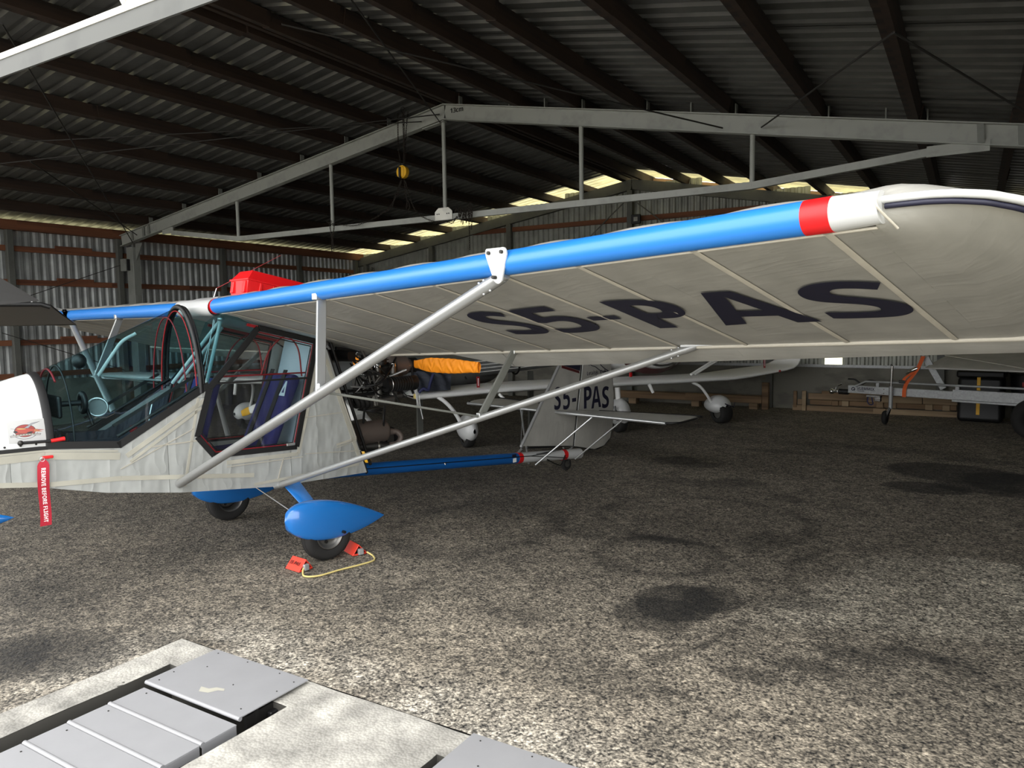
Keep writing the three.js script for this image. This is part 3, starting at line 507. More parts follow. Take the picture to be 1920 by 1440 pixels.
    const fr = part('door_frame', out.map((a, i) => { const b = out[(i + 1) % out.length]; return bar(V(s * (HW + 0.004), a[1], a[0]), V(s * (HW + 0.004), b[1], b[0]), 0.018, 0.038); }), M.black, P);
    part('door_glass', plateZY(out, s * (HW - 0.001), 0.003), M.glassClear, fr);
    part('cross_bar', bar(V(s * (HW + 0.004), 1.292, 0.585), V(s * (HW + 0.004), 1.285, -0.17), 0.014, 0.014), M.black, fr);
    part('red_piping', poly(pts3(inset(out, 0.055), s * (HW - 0.004)), 0.0045, true), M.darkRed, fr);
    part('inner_seal', poly(pts3(inset(out, 0.085), s * (HW - 0.008)), 0.004, true), M.black, fr);
    part('red_piping', poly(pts3([[0.55, 1.335], [-0.16, 1.325]], s * (HW - 0.02)), 0.006), M.darkRed, fr);
    part('red_piping', tube(pts3([[0.2, 1.33], [0.13, 1.5], [0.02, 1.6], [-0.05, 1.59], [-0.11, 1.5], [-0.13, 1.3]], s * (HW - 0.02)), 0.006, 40, 6), M.darkRed, fr);
    part('upper_rail', bar(V(s * (HW - 0.01), 1.70, 0.3), V(s * (HW - 0.01), 1.56, -0.28), 0.02, 0.02), M.darkRed, fr);
    part('door_catch', rbox(0.012, 0.02, 0.07, s * (HW + 0.012), 0.79, 0.0, 0.004), M.alu, fr);
  }
  // --- inside the cockpit
  const frame = part('cabin_tube', [cyl(V(0.2, 1.74, 0.43), V(0.26, 1.29, 0.58), 0.013), cyl(V(0.2, 1.74, 0.43), V(-0.1, 1.28, 0.68), 0.013)], M.tubePale, P);
  part('node', new THREE.SphereGeometry(0.026, 12, 8).translate(0.2, 1.745, 0.43), M.alu, frame);
  for (const s of [-1, 1]) { part('cabin_tube', cyl(V(s * 0.3, 1.68, 0.2), V(s * 0.3, 1.26, 0.56), 0.012), M.tubePale, P); part('cabin_tube', cyl(V(s * 0.315, 0.99, 1.2), V(s * 0.315, 1.3, 0.62), 0.012), M.black, P); }
  part('cabin_tube', [tube([V(-0.06, 1.37, 1.18), V(-0.02, 1.52, 1.09), V(0.02, 1.6, 1.04), V(0.04, 1.65, 0.96)], 0.012, 20, 8), cyl(V(-0.06, 1.37, 1.18), V(-0.25, 1.3, 0.75), 0.008)], M.tubePale, P);
  part('control_cable', [cyl(V(0.24, 1.74, 0.5), V(0.3, 1.3, 0.62), 0.002, 0.002, 5), cyl(V(0.22, 1.74, 0.48), V(0.27, 1.3, 0.64), 0.002, 0.002, 5)], M.alu, P);
  part('wire_loop', tube([V(0.22, 1.18, 0.94), V(0.24, 1.05, 0.97), V(0.26, 1.0, 0.9), V(0.28, 0.99, 0.82)], 0.005, 20, 6), M.alu, P);
  const floorPan = part('cockpit_floor', plateZY([[1.6, 0.72], [-0.3, 0.52], [-0.3, 0.55], [1.6, 0.75]], 0, 0.62), M.rubber, P);
  const panel = part('instrument_panel', rbox(0.5, 0.14, 0.03, 0, 1.2, 1.5, 0.02), M.black, P);
  part('mirror_ball', new THREE.SphereGeometry(0.055, 20, 14).scale(1, 0.9, 0.8).translate(0, 1.475, 1.31), M.black, panel);
  part('panel_arm', cyl(V(0, 1.2, 1.5), V(0.02, 1.2, 1.32), 0.018), M.black, panel);
  part('yoke', [new THREE.TorusGeometry(0.06, 0.018, 10, 20).translate(0.02, 1.2, 1.31), cyl(V(0.02, 1.2, 1.3), V(0.03, 1.05, 1.26), 0.012)], M.black, panel);
  const vent = part('air_vent', new THREE.TorusGeometry(0.06, 0.008, 10, 28).rotateY(1.1).translate(0.0, 1.16, 1.215), M.alu, P);
  part('vent_disc', new THREE.CircleGeometry(0.056, 28).rotateY(1.1).translate(-0.003, 1.16, 1.214), M.greyFus, vent);
  part('throttle_lever', [cyl(V(0.22, 0.9, 1.08), V(0.22, 1.0, 1.07), 0.016, 0.014, 10)], M.paleBlue, P);
  part('throttle_knob', new THREE.SphereGeometry(0.028, 14, 10).translate(0.22, 1.015, 1.07), M.darkRed, P);
  part('rudder_pedal', [rbox(0.12, 0.1, 0.02, 0.12, 0.98, 1.45), rbox(0.12, 0.1, 0.02, -0.12, 0.98, 1.45)], M.darkMetal, P);
  for (const [z0, tilt, n] of [[0.58, 0.3, 0], [-0.02, 0.42, 1]]) {
    const st = part('seat_back', (() => { const g = new RoundedBoxGeometry(0.44, 0.66, 0.09, 4, 0.04); return boxUV(g.rotateX(-tilt).translate(0, 1.0, z0)); })(), M.seat, P);
    part('seat_base', rbox(0.44, 0.09, 0.4, 0, 0.72, z0 + 0.3, 0.04, 3), M.seat, P);
    for (const x of [-0.11, 0.1]) part('harness', (() => { const g = box(0.055, 0.7, 0.006, 0, 0, 0.05); return g.rotateX(-tilt).translate(x, 1.0, z0); })(), M.belt, st);
    if (n) part('harness_emblem', (() => { const g = new THREE.BufferGeometry(), s = new THREE.Shape([[-0.045, -0.06], [0.045, -0.06], [0.01, 0.06], [-0.01, 0.06]].map((p) => new THREE.Vector2(...p))); s.holes.push(new THREE.Path([[-0.02, -0.035], [0.02, -0.035], [0, 0.02]].map((p) => new THREE.Vector2(...p)))); return boxUV(new THREE.ExtrudeGeometry(s, { depth: 0.002, bevelEnabled: false }).translate(0.17, 0.2, 0.046).rotateX(-tilt).translate(0, 1.0, z0)); })(), M.paleBlue, st);
  }
  const logo = part('panel_lettering', (() => { const g = mergeGeometries(shapesOf('ROTAX', 0.034).map((s) => new THREE.ShapeGeometry(s))); return g.rotateX(-0.32).translate(0.17, 1.47, -0.288); })(), M.navyText, P);
  for (const s of [-1, 1]) part('inner_lining', plateZY([[1.6, 0.965], [1.19, 0.9], [0.62, 1.22], [0.69, 0.93], [0.6, 0.72], [1.6, 0.78]], s * (HW - 0.02), 0.006), M.tarp, P);
  part('foot_cover', rbox(0.5, 0.03, 0.6, 0, 0.8, 1.25, 0.01), M.tarp, P);
  part('side_cloth', bar(V(-0.325, 0.85, 1.5), V(-0.325, 0.85, 0.62), 0.01, 0.22), M.tarp, P);
  // --- wing
  const yL = (x) => 1.82 + 0.04 * Math.max(x, 0), yT = (x) => 1.42 + 0.0375 * Math.max(x, 0), zL = 0.5, zT = -0.9, RS = 0.051;
  const under = (x, k) => { const a = V(x, yL(x) - RS, zL - 0.01), b = V(x, yT(x), zT); return a.lerp(b, k); };
  const ribsX = [0.46, 0.82, 1.25, 1.755, 2.2, 2.7, 3.18, 3.6, 4.12, 4.58];
  const puff = (x) => { let d = 9; for (const r of ribsX) d = Math.min(d, Math.abs(Math.abs(x) - r)); return sstep(d, 0, 0.22); };
  const secUp = (x, k) => { const c = V(x, lerp(yL(x) + RS * 0.6, yT(x) + 0.012, k), lerp(zL - 0.02, zT, k)); c.y += (0.112 + 0.022 * puff(x)) * Math.pow(Math.sin(Math.PI * Math.pow(k, 0.62)), 0.9); return c; };
  const chordK = Array.from({ length: 25 }, (_, i) => Math.pow(i / 24, 1.5));
  for (const s of [1, -1]) {
    const x0 = 0.2, x1 = 4.72, xsN = Array.from({ length: 60 }, (_, i) => s * lerp(x0, x1, i / 59));
        const ul = xsN.map((x) => chordK.map((k) => under(x, k).add(V(0, 0.008 * puff(x) * Math.sin(Math.PI * k), 0))));
    const uu = xsN.map((x) => chordK.map((k) => secUp(x, k)));
    // rounded tip: the skins run out to a bow that sweeps from the end of the leading edge to the trailing edge
    const bowT = [[0, 4.73, 0.5], [0.03, 4.8, 0.502], [0.06, 4.865, 0.5], [0.09, 4.92, 0.489], [0.12, 4.965, 0.47], [0.15, 5.0, 0.45], [0.2, 5.06, 0.39], [0.3, 5.14, 0.25], [0.45, 5.19, 0], [0.65, 5.18, -0.35], [0.85, 5.1, -0.7], [1, 5.0, -0.9]];
    const bow = (k) => { let i = 0; while (i < bowT.length - 2 && k > bowT[i + 1][0]) i++; const t = (k - bowT[i][0]) / (bowT[i + 1][0] - bowT[i][0]), z = lerp(bowT[i][2], bowT[i + 1][2], t); return V(s * lerp(bowT[i][1], bowT[i + 1][1], t), 2.035 - 0.27 * (0.52 - z), z); };
    for (const f of [0.25, 0.5, 0.75, 0.9, 1]) {
      const go = (p, k) => { const b = bow(k); p.x = lerp(s * x1, b.x, f); p.y = lerp(p.y, b.y, f * f); p.z = lerp(p.z, b.z, f); return p; };
      ul.push(chordK.map((k) => go(under(s * x1, k), k))); uu.push(chordK.map((k) => go(secUp(s * x1, k), k)));
    }
    const w = part('wing', loft(ul), M.wingCloth, P, { label: s > 0 ? 'near wing, its white underside lettered in navy' : 'far wing' });
    part('upper_skin', loft(uu), M.wingCloth, w);
    part('tip_front', loft([ul.slice(-6).map((r) => r[0]), uu.slice(-6).map((r) => r[0])]), M.wingCloth, w);
    part('leading_edge', cyl(V(s * 0.31, yL(s * 0.31), zL), V(s * 4.52, yL(s * 4.52), zL), RS + 0.002, RS + 0.002, 28), M.blueCloth, w, { label: 'bright blue leading edge' });
    part('red_band', cyl(V(s * 4.52, yL(s * 4.52), zL), V(s * 4.605, yL(s * 4.605), zL), RS + 0.003, RS + 0.003, 28), M.red, w);
    part('white_band', cyl(V(s * 4.605, yL(s * 4.605), zL), V(s * 4.74, yL(s * 4.74), zL), RS + 0.002, RS - 0.003, 28), M.gel, w);
    part('red_band', cyl(V(s * 0.27, yL(s * 0.27), zL), V(s * 0.312, yL(s * 0.312), zL), RS + 0.004, RS + 0.004, 28), M.red, w);
    part('edge_bead', cyl(under(s * 0.3, 0).add(V(0, -0.002, -0.012)), under(s * 4.72, 0).add(V(0, -0.002, -0.012)), 0.006, 0.006, 8), M.wingTape, w);
    for (const r of ribsX) part('rib_tape', loft(chordK.map((k) => [under(s * (r - 0.014), k).add(V(0, -0.003, 0)), under(s * r, k).add(V(0, -0.006, 0)), under(s * (r + 0.014), k).add(V(0, -0.003, 0))])), M.wingTape, w);
    part('trailing_spar', cyl(under(s * 0.35, 1), under(s * 5.0, 1), 0.014, 0.014, 10), M.wingTape, w);
    const tipRow = ul[ul.length - 1];
    const bowPts = Array.from({ length: 40 }, (_, i) => bow(Math.pow(i / 39, 1.5)));
    part('tip_bow', tube([V(s * 4.69, yL(s * 4.69) + 0.035, zL + 0.025), ...bowPts], 0.012, 90, 8), M.gel, w);
    part('tip_stripe', tube(bowPts.slice(2, 38).map((p) => p.clone().add(V(-s * 0.01, -0.019, 0))), 0.0085, 80, 6), M.navyText, w);
    part('corner_seam', tube([V(s * 4.735, yL(s * 4.735) + 0.02, zL + 0.045), V(s * 4.745, yL(s * 4.745) - 0.01, zL + 0.045), under(s * 4.77, 0.02).add(V(0, -0.003, 0))], 0.004, 14, 6), M.wingTape, w);
    const flap = (a, b) => { const rows = Array.from({ length: 9 }, (_, i) => lerp(a, b, i / 8)).map((x) => { const h = yT(x), z = zT - 0.012, dr = lerp(1, 0.56, clamp((Math.abs(x) - 1.72) / 3.2, 0, 1)); return [V(x, h + 0.012, z), V(x, h + 0.016, z - 0.03), V(x, h - 0.045 * dr, z - 0.115), V(x, h - 0.112 * dr, z - 0.145), V(x, h - 0.114 * dr, z - 0.14), V(x, h - 0.012, z - 0.008), V(x, h + 0.012, z)]; }); return loft(rows); };
    part('aileron', flap(s * 1.72, s * 5.0), M.wingCloth, w);
    part('flap', (() => { const g = flap(s * 1.12, s * 1.715), p = g.attributes.position; for (let i = 0; i < p.count; i++) { const x = p.getX(i), k = lerp(0.04, 1, (Math.abs(x) - 1.12) / 0.595); p.setZ(i, zT - 0.012 + (p.getZ(i) - zT + 0.012) * k); p.setY(i, yT(x) + (p.getY(i) - yT(x)) * k); } g.computeVertexNormals(); return g; })(), M.wingCloth, w);
    if (s > 0) {
      // registration letters under the near wing
      const put = (ch, xa, xb) => {
        const g = mergeGeometries(shapesOf(ch, 1).map((q) => new THREE.ShapeGeometry(q, 10))); g.computeBoundingBox(); const b = g.boundingBox;
        const full = ch === '-' ? [0.43, 0.56] : [0, 1], p = g.attributes.position, n = ch === '-' ? 0.21 : 0;
        for (let i = 0; i < p.count; i++) { const u = (p.getX(i) - b.min.x) / (b.max.x - b.min.x), v = (p.getY(i) - b.min.y) / (b.max.y - b.min.y), vv = lerp(full[0], full[1], v), z = lerp(-0.475, 0.03, vv), k = (zL - 0.01 - z) / (zL - 0.01 - zT), q = under(lerp(xa, xb, u), k); p.setXYZ(i, q.x, q.y - 0.0075 + 0.007 * puff(q.x) * Math.sin(Math.PI * k), q.z); }
        g.computeVertexNormals(); return part('registration_letter', g, M.navyText, w);
      };
      put('S', 2.33, 2.65); put('5', 2.71, 3.03); put('-', 3.08, 3.26); put('P', 3.34, 3.67); put('A', 3.71, 4.17); put('S', 4.23, 4.57);
    }
  }
  const cs = part('centre_section', [loft(zs(-0.3, 0.3, 14).map((x) => { const r = []; for (let i = 0; i <= 18; i++) { const t = -0.75 * Math.PI + 1.35 * Math.PI * i / 18; r.push(V(x, yL(0) + 0.004 + 0.062 * Math.sin(t), zL + 0.003 + 0.062 * Math.cos(t))); } return r; })), loft(zs(-0.22, 0.22, 4).map((x) => chordK.map((k) => secUp(x, k).add(V(0, 0.004, 0))))), loft(zs(-0.22, 0.22, 4).map((x) => chordK.map((k) => under(x, k))))], M.gel, P);
  part('aerial', cyl(V(0.02, 1.89, 0.4), V(0.04, 1.97, 0.38), 0.005, 0.004, 8), M.alu, cs);
  part('whip', cyl(V(0.04, 1.97, 0.38), V(0.42, 2.2, 0.06), 0.0025, 0.0015, 6), M.darkRed, cs);
  // --- struts
  for (const s of [1, -1]) {
    const f0 = V(s * 0.36, 0.625, 0.84), f1 = V(s * 3.2, yL(s * 3.2) - 0.055, zL + 0.01), r0 = V(s * 0.36, 0.495, 0.1), r1 = V(s * 3.28, yT(s * 3.28) + 0.0, zT);
    const fs = part('front_strut', cyl(f0, f1, 0.029, 0.029, 18), M.strut, P), rs = part('rear_strut', cyl(r0, r1, 0.023, 0.023, 18), M.strut, P);
    const dF = f1.clone().sub(f0).normalize(), dR = r1.clone().sub(r0).normalize();
    part('end_fitting', [cyl(f0.clone().addScaledVector(dF, -0.04), f0.clone().addScaledVector(dF, 0.03), 0.016, 0.02, 10)], M.alu, fs);
    part('end_fitting', [cyl(r0.clone().addScaledVector(dR, -0.06), r0.clone().addScaledVector(dR, 0.02), 0.018, 0.022, 10)], M.alu, rs);
    part('end_fitting', [cyl(f1.clone().addScaledVector(dF, -0.1), f1.clone().addScaledVector(dF, 0.02), 0.031, 0.024, 12)], M.strut, fs);
    const sh = new THREE.Shape(); sh.moveTo(-0.055, 0.06); sh.lineTo(0.045, 0.06); sh.quadraticCurveTo(0.062, 0.055, 0.06, 0.03); sh.lineTo(0.02, -0.075); sh.quadraticCurveTo(0, -0.1, -0.025, -0.075); sh.lineTo(-0.062, 0.03); sh.quadraticCurveTo(-0.066, 0.056, -0.055, 0.06);
    const fp = part('fitting_plate', boxUV(new THREE.ExtrudeGeometry(sh, { depth: 0.006, bevelEnabled: true, bevelSize: 0.002, bevelThickness: 0.002, bevelSegments: 2 }).scale(s, 1, 1).rotateX(0.1).translate(s * 3.21, yL(s * 3.2) - 0.0, zL + 0.05)), M.gel, fs);
    for (const [bx, by] of [[-0.04, 0.042], [0.038, 0.042], [-0.012, -0.062]]) part('bolt', cyl(V(s * (3.21 + bx), yL(s * 3.2) + by, zL + 0.05), V(s * (3.21 + bx), yL(s * 3.2) + by, zL + 0.072), 0.008, 0.008, 8), M.darkMetal, fs);
    for (const [k, o] of [[-0.11, 0.03], [-0.11, -0.03], [-0.14, 0.03], [-0.07, -0.032]]) part('bolt', new THREE.SphereGeometry(0.007, 8, 6).translate(...f1.clone().addScaledVector(dF, k).add(V(0, o, 0.01)).toArray()), M.alu, fs);
    const rf = part('fitting_plate', [bar(r1.clone().add(V(-s * 0.06, 0.004, 0.03)), r1.clone().add(V(s * 0.15, 0.018, -0.01)), 0.05, 0.012), cyl(r1.clone().addScaledVector(dR, -0.06), r1.clone().addScaledVector(dR, 0.03), 0.025, 0.02, 12)], M.strut, rs);
    for (const [k, o] of [[-0.09, 0.024], [-0.09, -0.024], [-0.13, 0.024], [-0.13, -0.024]]) part('bolt', new THREE.SphereGeometry(0.007, 8, 6).translate(...r1.clone().addScaledVector(dR, k).add(V(0, o, 0.008)).toArray()), M.alu, rs);
    const onF = (x) => f0.clone().lerp(f1, (Math.abs(x) - 0.36) / (3.2 - 0.36)), onR = (x) => r0.clone().lerp(r1, (Math.abs(x) - 0.36) / (3.28 - 0.36));
    const j0 = V(s * 1.7, yL(s * 1.7) - 0.03, zL), j1 = onF(1.92), k0 = V(s * 1.86, yT(s * 1.86), zT), k1 = onR(1.98);
    const ja = part('jury_strut', rbar(j0, j1, 0.02, 0.058, V(0, 0, 1)), M.strut, P), jb = part('jury_strut', rbar(k0, k1, 0.02, 0.05, V(0, 0, 1)), M.postPaint, P);
    part('bracket', rbox(0.05, 0.05, 0.04, j0.x, j0.y + 0.0, j0.z + 0.03, 0.006), M.alu, ja); part('bracket', rbox(0.035, 0.045, 0.035, j1.x, j1.y + 0.035, j1.z + 0.0, 0.006), M.alu, ja);
    part('bracket', rbox(0.035, 0.035, 0.035, k1.x, k1.y + 0.02, k1.z, 0.006), M.alu, jb); part('bracket', rbox(0.04, 0.03, 0.04, k0.x, k0.y - 0.005, k0.z, 0.006), M.alu, jb);
    part('jury_strut', rbar(j1.clone().add(V(0, 0.01, 0)), k1.clone().add(V(0, 0.012, 0)), 0.028, 0.014), M.postPaint, P);
  }
  // --- tail boom
  const bm = (z) => V(0, lerp(0.415, 0.17, (-0.92 - z) / 2.8), z), R0 = 0.056;
  const boom = part('tail_boom', cyl(bm(-0.3), bm(-2.78), R0, R0, 26), M.blueTube, P, { label: 'blue tail boom' });
  part('red_band', cyl(bm(-2.78), bm(-2.84), R0 + 0.002, R0 + 0.002, 26), M.red, boom);
  part('white_section', cyl(bm(-2.84), bm(-3.52), R0 + 0.001, R0 + 0.001, 26), M.gel, boom);
  part('red_band', cyl(bm(-3.5), bm(-3.56), R0 + 0.004, R0 + 0.004, 26), M.red, boom);
  part('end_sleeve', cyl(bm(-3.56), bm(-3.82), R0 + 0.002, R0 + 0.002, 26), M.gel, boom);
  part('control_rod', cyl(bm(-0.7).add(V(R0 + 0.006, 0.012, 0)), bm(-2.95).add(V(R0 + 0.006, 0.022, 0)), 0.004, 0.004, 8), M.black, boom);
  part('cable_guide', cyl(bm(-1.75).add(V(R0, 0.018, 0)), bm(-1.75).add(V(R0 + 0.012, -0.004, 0)), 0.008, 0.008, 8), M.chrome, boom);
  part('badge', rbox(0.004, 0.045, 0.05, R0 + 0.001, bm(-2.7).y - 0.012, -2.7, 0.002), M.white, boom); part('badge', rbox(0.004, 0.04, 0.06, R0 - 0.006, bm(-2.7).y + 0.03, -2.7, 0.002), M.navyText, boom);
  part('patch', rbox(0.004, 0.03, 0.22, R0 - 0.008, bm(-3.15).y + 0.036, -3.15, 0.002), M.greyFus, boom);
  part('wires', [cyl(bm(-2.95).add(V(R0 + 0.006, 0.022, 0)), V(0.04, 0.26, -3.62), 0.004), cyl(bm(-2.95).add(V(R0 + 0.006, 0.02, 0)), V(0.06, 0.16, -3.52), 0.004), tube([bm(-3.2).add(V(0.05, -0.03, 0)), V(0.07, 0.11, -3.35), V(0.07, 0.1, -3.42), V(0.06, 0.19, -3.5)], 0.008, 20, 6)], M.darkMetal, boom);
  // --- fin, rudder, tailplane
  const fin = part('fin', plateZY([[-2.87, 0.37], [-3.68, 0.27], [-3.90, 1.55], [-3.74, 1.55]], 0, 0.03), M.wingCloth, P);
  part('fin_spar', poly([V(0, 0.37, -2.86), V(0, 1.55, -3.74)], 0.019), M.strut, fin);
  part('hinge_post', cyl(V(0, 0.24, -3.7), V(0, 1.55, -3.92), 0.014), M.darkMetal, fin);
  part('fin_root', cyl(V(0, 0.34, -2.95), V(0, 0.27, -3.66), 0.01), M.black, fin);
  part('flag', [plateZY([[-3.5, 1.17], [-3.81, 1.09], [-3.8, 1.12], [-3.5, 1.2]], 0.017, 0.002)], M.maroon, fin, { label: 'lower red stripe of the flag' });
  part('flag', [plateZY([[-3.51, 1.2], [-3.815, 1.12], [-3.84, 1.22], [-3.53, 1.29]], 0.017, 0.002)], M.navyText, fin, { label: 'blue stripe of the flag' });
  part('flag', [plateZY([[-3.53, 1.29], [-3.84, 1.22], [-3.85, 1.31], [-3.56, 1.38]], 0.017, 0.002)], M.white, fin);
  part('mount', [cyl(V(0, 0.34, -2.86), bm(-2.8).add(V(0, 0.05, 0)), 0.012), cyl(V(0, 0.25, -3.68), bm(-3.6), 0.014)], M.alu, fin);
  const rud = part('rudder', plateZY([[-3.72, 0.26], [-4.08, 0.18], [-4.26, 0.2], [-4.38, 0.28], [-4.43, 0.42], [-4.45, 0.8], [-4.4, 1.15], [-4.3, 1.45], [-3.94, 1.55]], 0, 0.028), M.wingCloth, P);
  part('rudder_edge', tube([[-3.72, 0.26], [-4.08, 0.18], [-4.26, 0.2], [-4.38, 0.28], [-4.43, 0.42], [-4.45, 0.8], [-4.4, 1.15], [-4.3, 1.45]].map(([z, y]) => V(0, y, z)), 0.012, 40, 6), M.black, rud);
  part('rudder_post', cyl(V(0, 0.26, -3.725), V(0, 1.5, -3.935), 0.013), M.strut, rud);
  const tail = (text, parent, z0, y0, size, sx, x = 0.0175) => { const g = mergeGeometries(shapesOf(text, size).map((q) => new THREE.ShapeGeometry(q, 6))); g.scale(sx, 1, 1); g.applyMatrix4(new THREE.Matrix4().set(0, 0, 1, x, 0.03, 1, 0, y0, -1, 0, 0, z0, 0, 0, 0, 1)); return part('registration_letter', g, M.navyText, parent); };
  tail('S', fin, -3.36, 0.71, 0.25, 0.72); tail('5', fin, -3.51, 0.7, 0.25, 0.72); tail('-', fin, -3.665, 0.7, 0.25, 0.8);
  tail('P', rud, -3.86, 0.675, 0.255, 0.85, 0.0165); tail('A', rud, -4.02, 0.665, 0.255, 0.8, 0.0165); tail('S', rud, -4.21, 0.65, 0.255, 0.85, 0.0165);
  const small = (text, z0, y0, size) => { const g = mergeGeometries(shapesOf(text, size).map((q) => new THREE.ShapeGeometry(q, 4))); g.applyMatrix4(new THREE.Matrix4().set(0, 0, 1, 0.0165, 0.03, 1, 0, y0, -1, 0, 0, z0, 0, 0, 0, 1)); return part('club_lettering', g, M.navyText, rud); };
  small('Letalski klub', -3.94, 1.06, 0.042); small('KOČEVJE', -4.0, 0.995, 0.046);
  part('club_emblem', [tube([V(0.018, 1.19, -3.99), V(0.018, 1.165, -4.04), V(0.018, 1.15, -4.1), V(0.018, 1.1, -4.2), V(0.018, 1.085, -4.3), V(0.018, 1.09, -4.36)], 0.004, 30, 5), tube([V(0.018, 1.24, -4.08), V(0.018, 1.21, -4.14), V(0.018, 1.14, -4.24), V(0.018, 1.09, -4.34)], 0.005, 30, 5), tube([V(0.018, 1.17, -3.98), V(0.018, 1.21, -4.0), V(0.018, 1.23, -4.06), V(0.018, 1.19, -4.07)], 0.003, 20, 5), tube([V(0.018, 1.25, -4.12), V(0.018, 1.22, -4.2), V(0.018, 1.18, -4.24), V(0.018, 1.24, -4.25)], 0.002, 20, 5)], M.navyText, rud);
  for (const s of [1, -1]) {
    const out = [[0.03, -3.4], [1.44, -3.4], [1.55, -3.52], [1.5, -3.93], [1.38, -4.0], [0.06, -4.12]];
    const tpY = (x, z) => 0.684 - clamp((-3.4 - z) / 0.7, 0, 1) * lerp(0.055, -0.015, Math.abs(x) / 1.5);
    const row = (x, d) => { const z0 = -3.4 - (x > 1.44 ? (x - 1.44) * 1.1 : 0), z1 = lerp(-4.12, -3.97, x / 1.5) + (x > 1.45 ? (x - 1.45) * 1.2 : 0), r = []; for (let k = 0; k <= 12; k++) { const t = k / 12 * Math.PI * 2, c = 0.5 - 0.5 * Math.cos(t), z = lerp(z0, z1, c); r.push(V(s * x, tpY(x, z) + 0.014 * Math.sin(t), z)); } return r; };
    const tp = part('tailplane', loft([0.03, 0.4, 0.8, 1.2, 1.44, 1.5, 1.54].map((x) => row(x))), M.wingCloth, P);
    part('front_tube', cyl(V(0, 0.684, -3.395), V(s * 1.45, 0.684, -3.395), 0.017), M.alu, tp);
    part('tip_edge', tube(out.slice(1, 6).map(([x, z]) => V(s * x, tpY(x, z), z)), 0.011, 30, 6), M.black, tp);
    part('tail_strut', cyl(V(s * 0.53, 0.67, -3.4), V(s * 0.05, 0.15, -3.02), 0.01, 0.01, 10), M.alu, P); part('tail_strut', cyl(V(s * 0.66, 0.675, -3.92), V(s * 0.05, 0.12, -3.68), 0.009, 0.009, 10), M.alu, P);
  }
  part('tail_wire', cyl(V(-0.5, 0.67, -3.4), V(0, 0.36, -2.85), 0.004, 0.004, 6), M.alu, P);
  const tw = part('tail_wheel', new THREE.TorusGeometry(0.052, 0.023, 12, 24).rotateY(Math.PI / 2).translate(0, 0.075, -3.585), M.rubber, P);
  part('hub', cyl(V(-0.02, 0.075, -3.585), V(0.02, 0.075, -3.585), 0.036, 0.036, 16), M.castMetal, tw); part('fork', [cyl(V(0.032, 0.075, -3.585), V(0.02, 0.16, -3.62), 0.008), cyl(V(-0.032, 0.075, -3.585), V(-0.02, 0.16, -3.62), 0.008)], M.darkMetal, tw);
  // --- undercarriage
  for (const s of [1, -1]) {
    const X = s * 0.807, hub = V(X, 0.188, -0.005);
    part('undercarriage_leg', (() => { const a = V(s * 0.3, 0.5, -0.005), b = V(s * 0.76, 0.31, 0.02), ax = b.clone().sub(a), w = [0.075, 0.05]; return loft([a, b].map((c, i) => { const r = []; for (let k = 0; k <= 20; k++) { const t = k / 20 * Math.PI * 2; r.push(V(c.x + 0.014 * s * Math.sin(t) * 0.4, c.y + 0.016 * Math.sin(t), c.z + w[i] * Math.cos(t))); } return r; }), true); })(), M.blueGloss, P);
    const prof = (z) => { const u = clamp((0.315 - z) / 0.83, 0, 1); return Math.pow(u, 0.46) * Math.pow(1 - u, 0.95) * 2.05; };   // teardrop
    const rows = zs(0.315, -0.515, 44).map((z) => { const h = prof(z), u = (0.315 - z) / 0.83, cy = 0.335 - 0.11 * u, r = []; for (let k = 0; k <= 28; k++) { const t = k / 28 * Math.PI * 2, n = Math.sin(t), c = Math.cos(t); r.push(V(X + 0.1 * Math.min(1, h) * Math.sign(c) * Math.pow(Math.abs(c), n > 0 ? 0.6 : 0.3), cy + 0.172 * Math.min(1.02, h) * Math.max(n, -0.97), z)); } return r; });
    const fair = part('wheel_fairing', loft(rows, true), M.blueGloss, P, { label: 'glossy blue teardrop wheel fairing' });
    part('fairing_bolt', cyl(V(X + s * 0.07, 0.195, -0.1), V(X + s * 0.1, 0.195, -0.1), 0.011, 0.011, 10), M.black, fair);
    const lat = (pts, mat, nm, par) => part(nm, new THREE.LatheGeometry(pts.map((p) => new THREE.Vector2(...p)), 48).rotateZ(-Math.PI / 2).translate(hub.x, hub.y, hub.z), mat, par);
    const tyre = lat([[0.105, -0.05], [0.125, -0.058], [0.155, -0.062], [0.175, -0.052], [0.185, -0.03], [0.188, 0], [0.185, 0.03], [0.175, 0.052], [0.155, 0.062], [0.125, 0.058], [0.105, 0.05]], M.rubber, 'tyre', P);
    lat([[0.108, -0.055], [0.098, -0.05], [0.09, -0.03], [0.088, 0.03], [0.098, 0.05], [0.108, 0.055], [0.1, 0.056], [0.085, 0.04], [0.07, 0.02], [0.03, 0.026], [0, 0.028]].map(([a, b]) => [a, s * b]), M.castMetal, 'rim', tyre);
    for (let k = 0; k < 5; k++) { const a = k * 1.2566; part('rim_hole', cyl(V(hub.x + s * 0.02, hub.y + 0.055 * Math.sin(a), hub.z + 0.055 * Math.cos(a)), V(hub.x + s * 0.031, hub.y + 0.055 * Math.sin(a), hub.z + 0.055 * Math.cos(a)), 0.013, 0.013, 10), M.black, tyre); }
    part('tread_rib', [-0.02, 0.02].map((o) => new THREE.TorusGeometry(0.1865, 0.003, 6, 48).rotateY(Math.PI / 2).translate(hub.x + o, hub.y, hub.z)), M.rubber, tyre);
  }
  part('bracing_wire', [cyl(V(-0.3, 0.46, 0.1), V(0.7, 0.3, 0.12), 0.004, 0.004, 6), new THREE.TorusGeometry(0.016, 0.004, 6, 14).translate(-0.2, 0.45, 0.12)], M.alu, P);
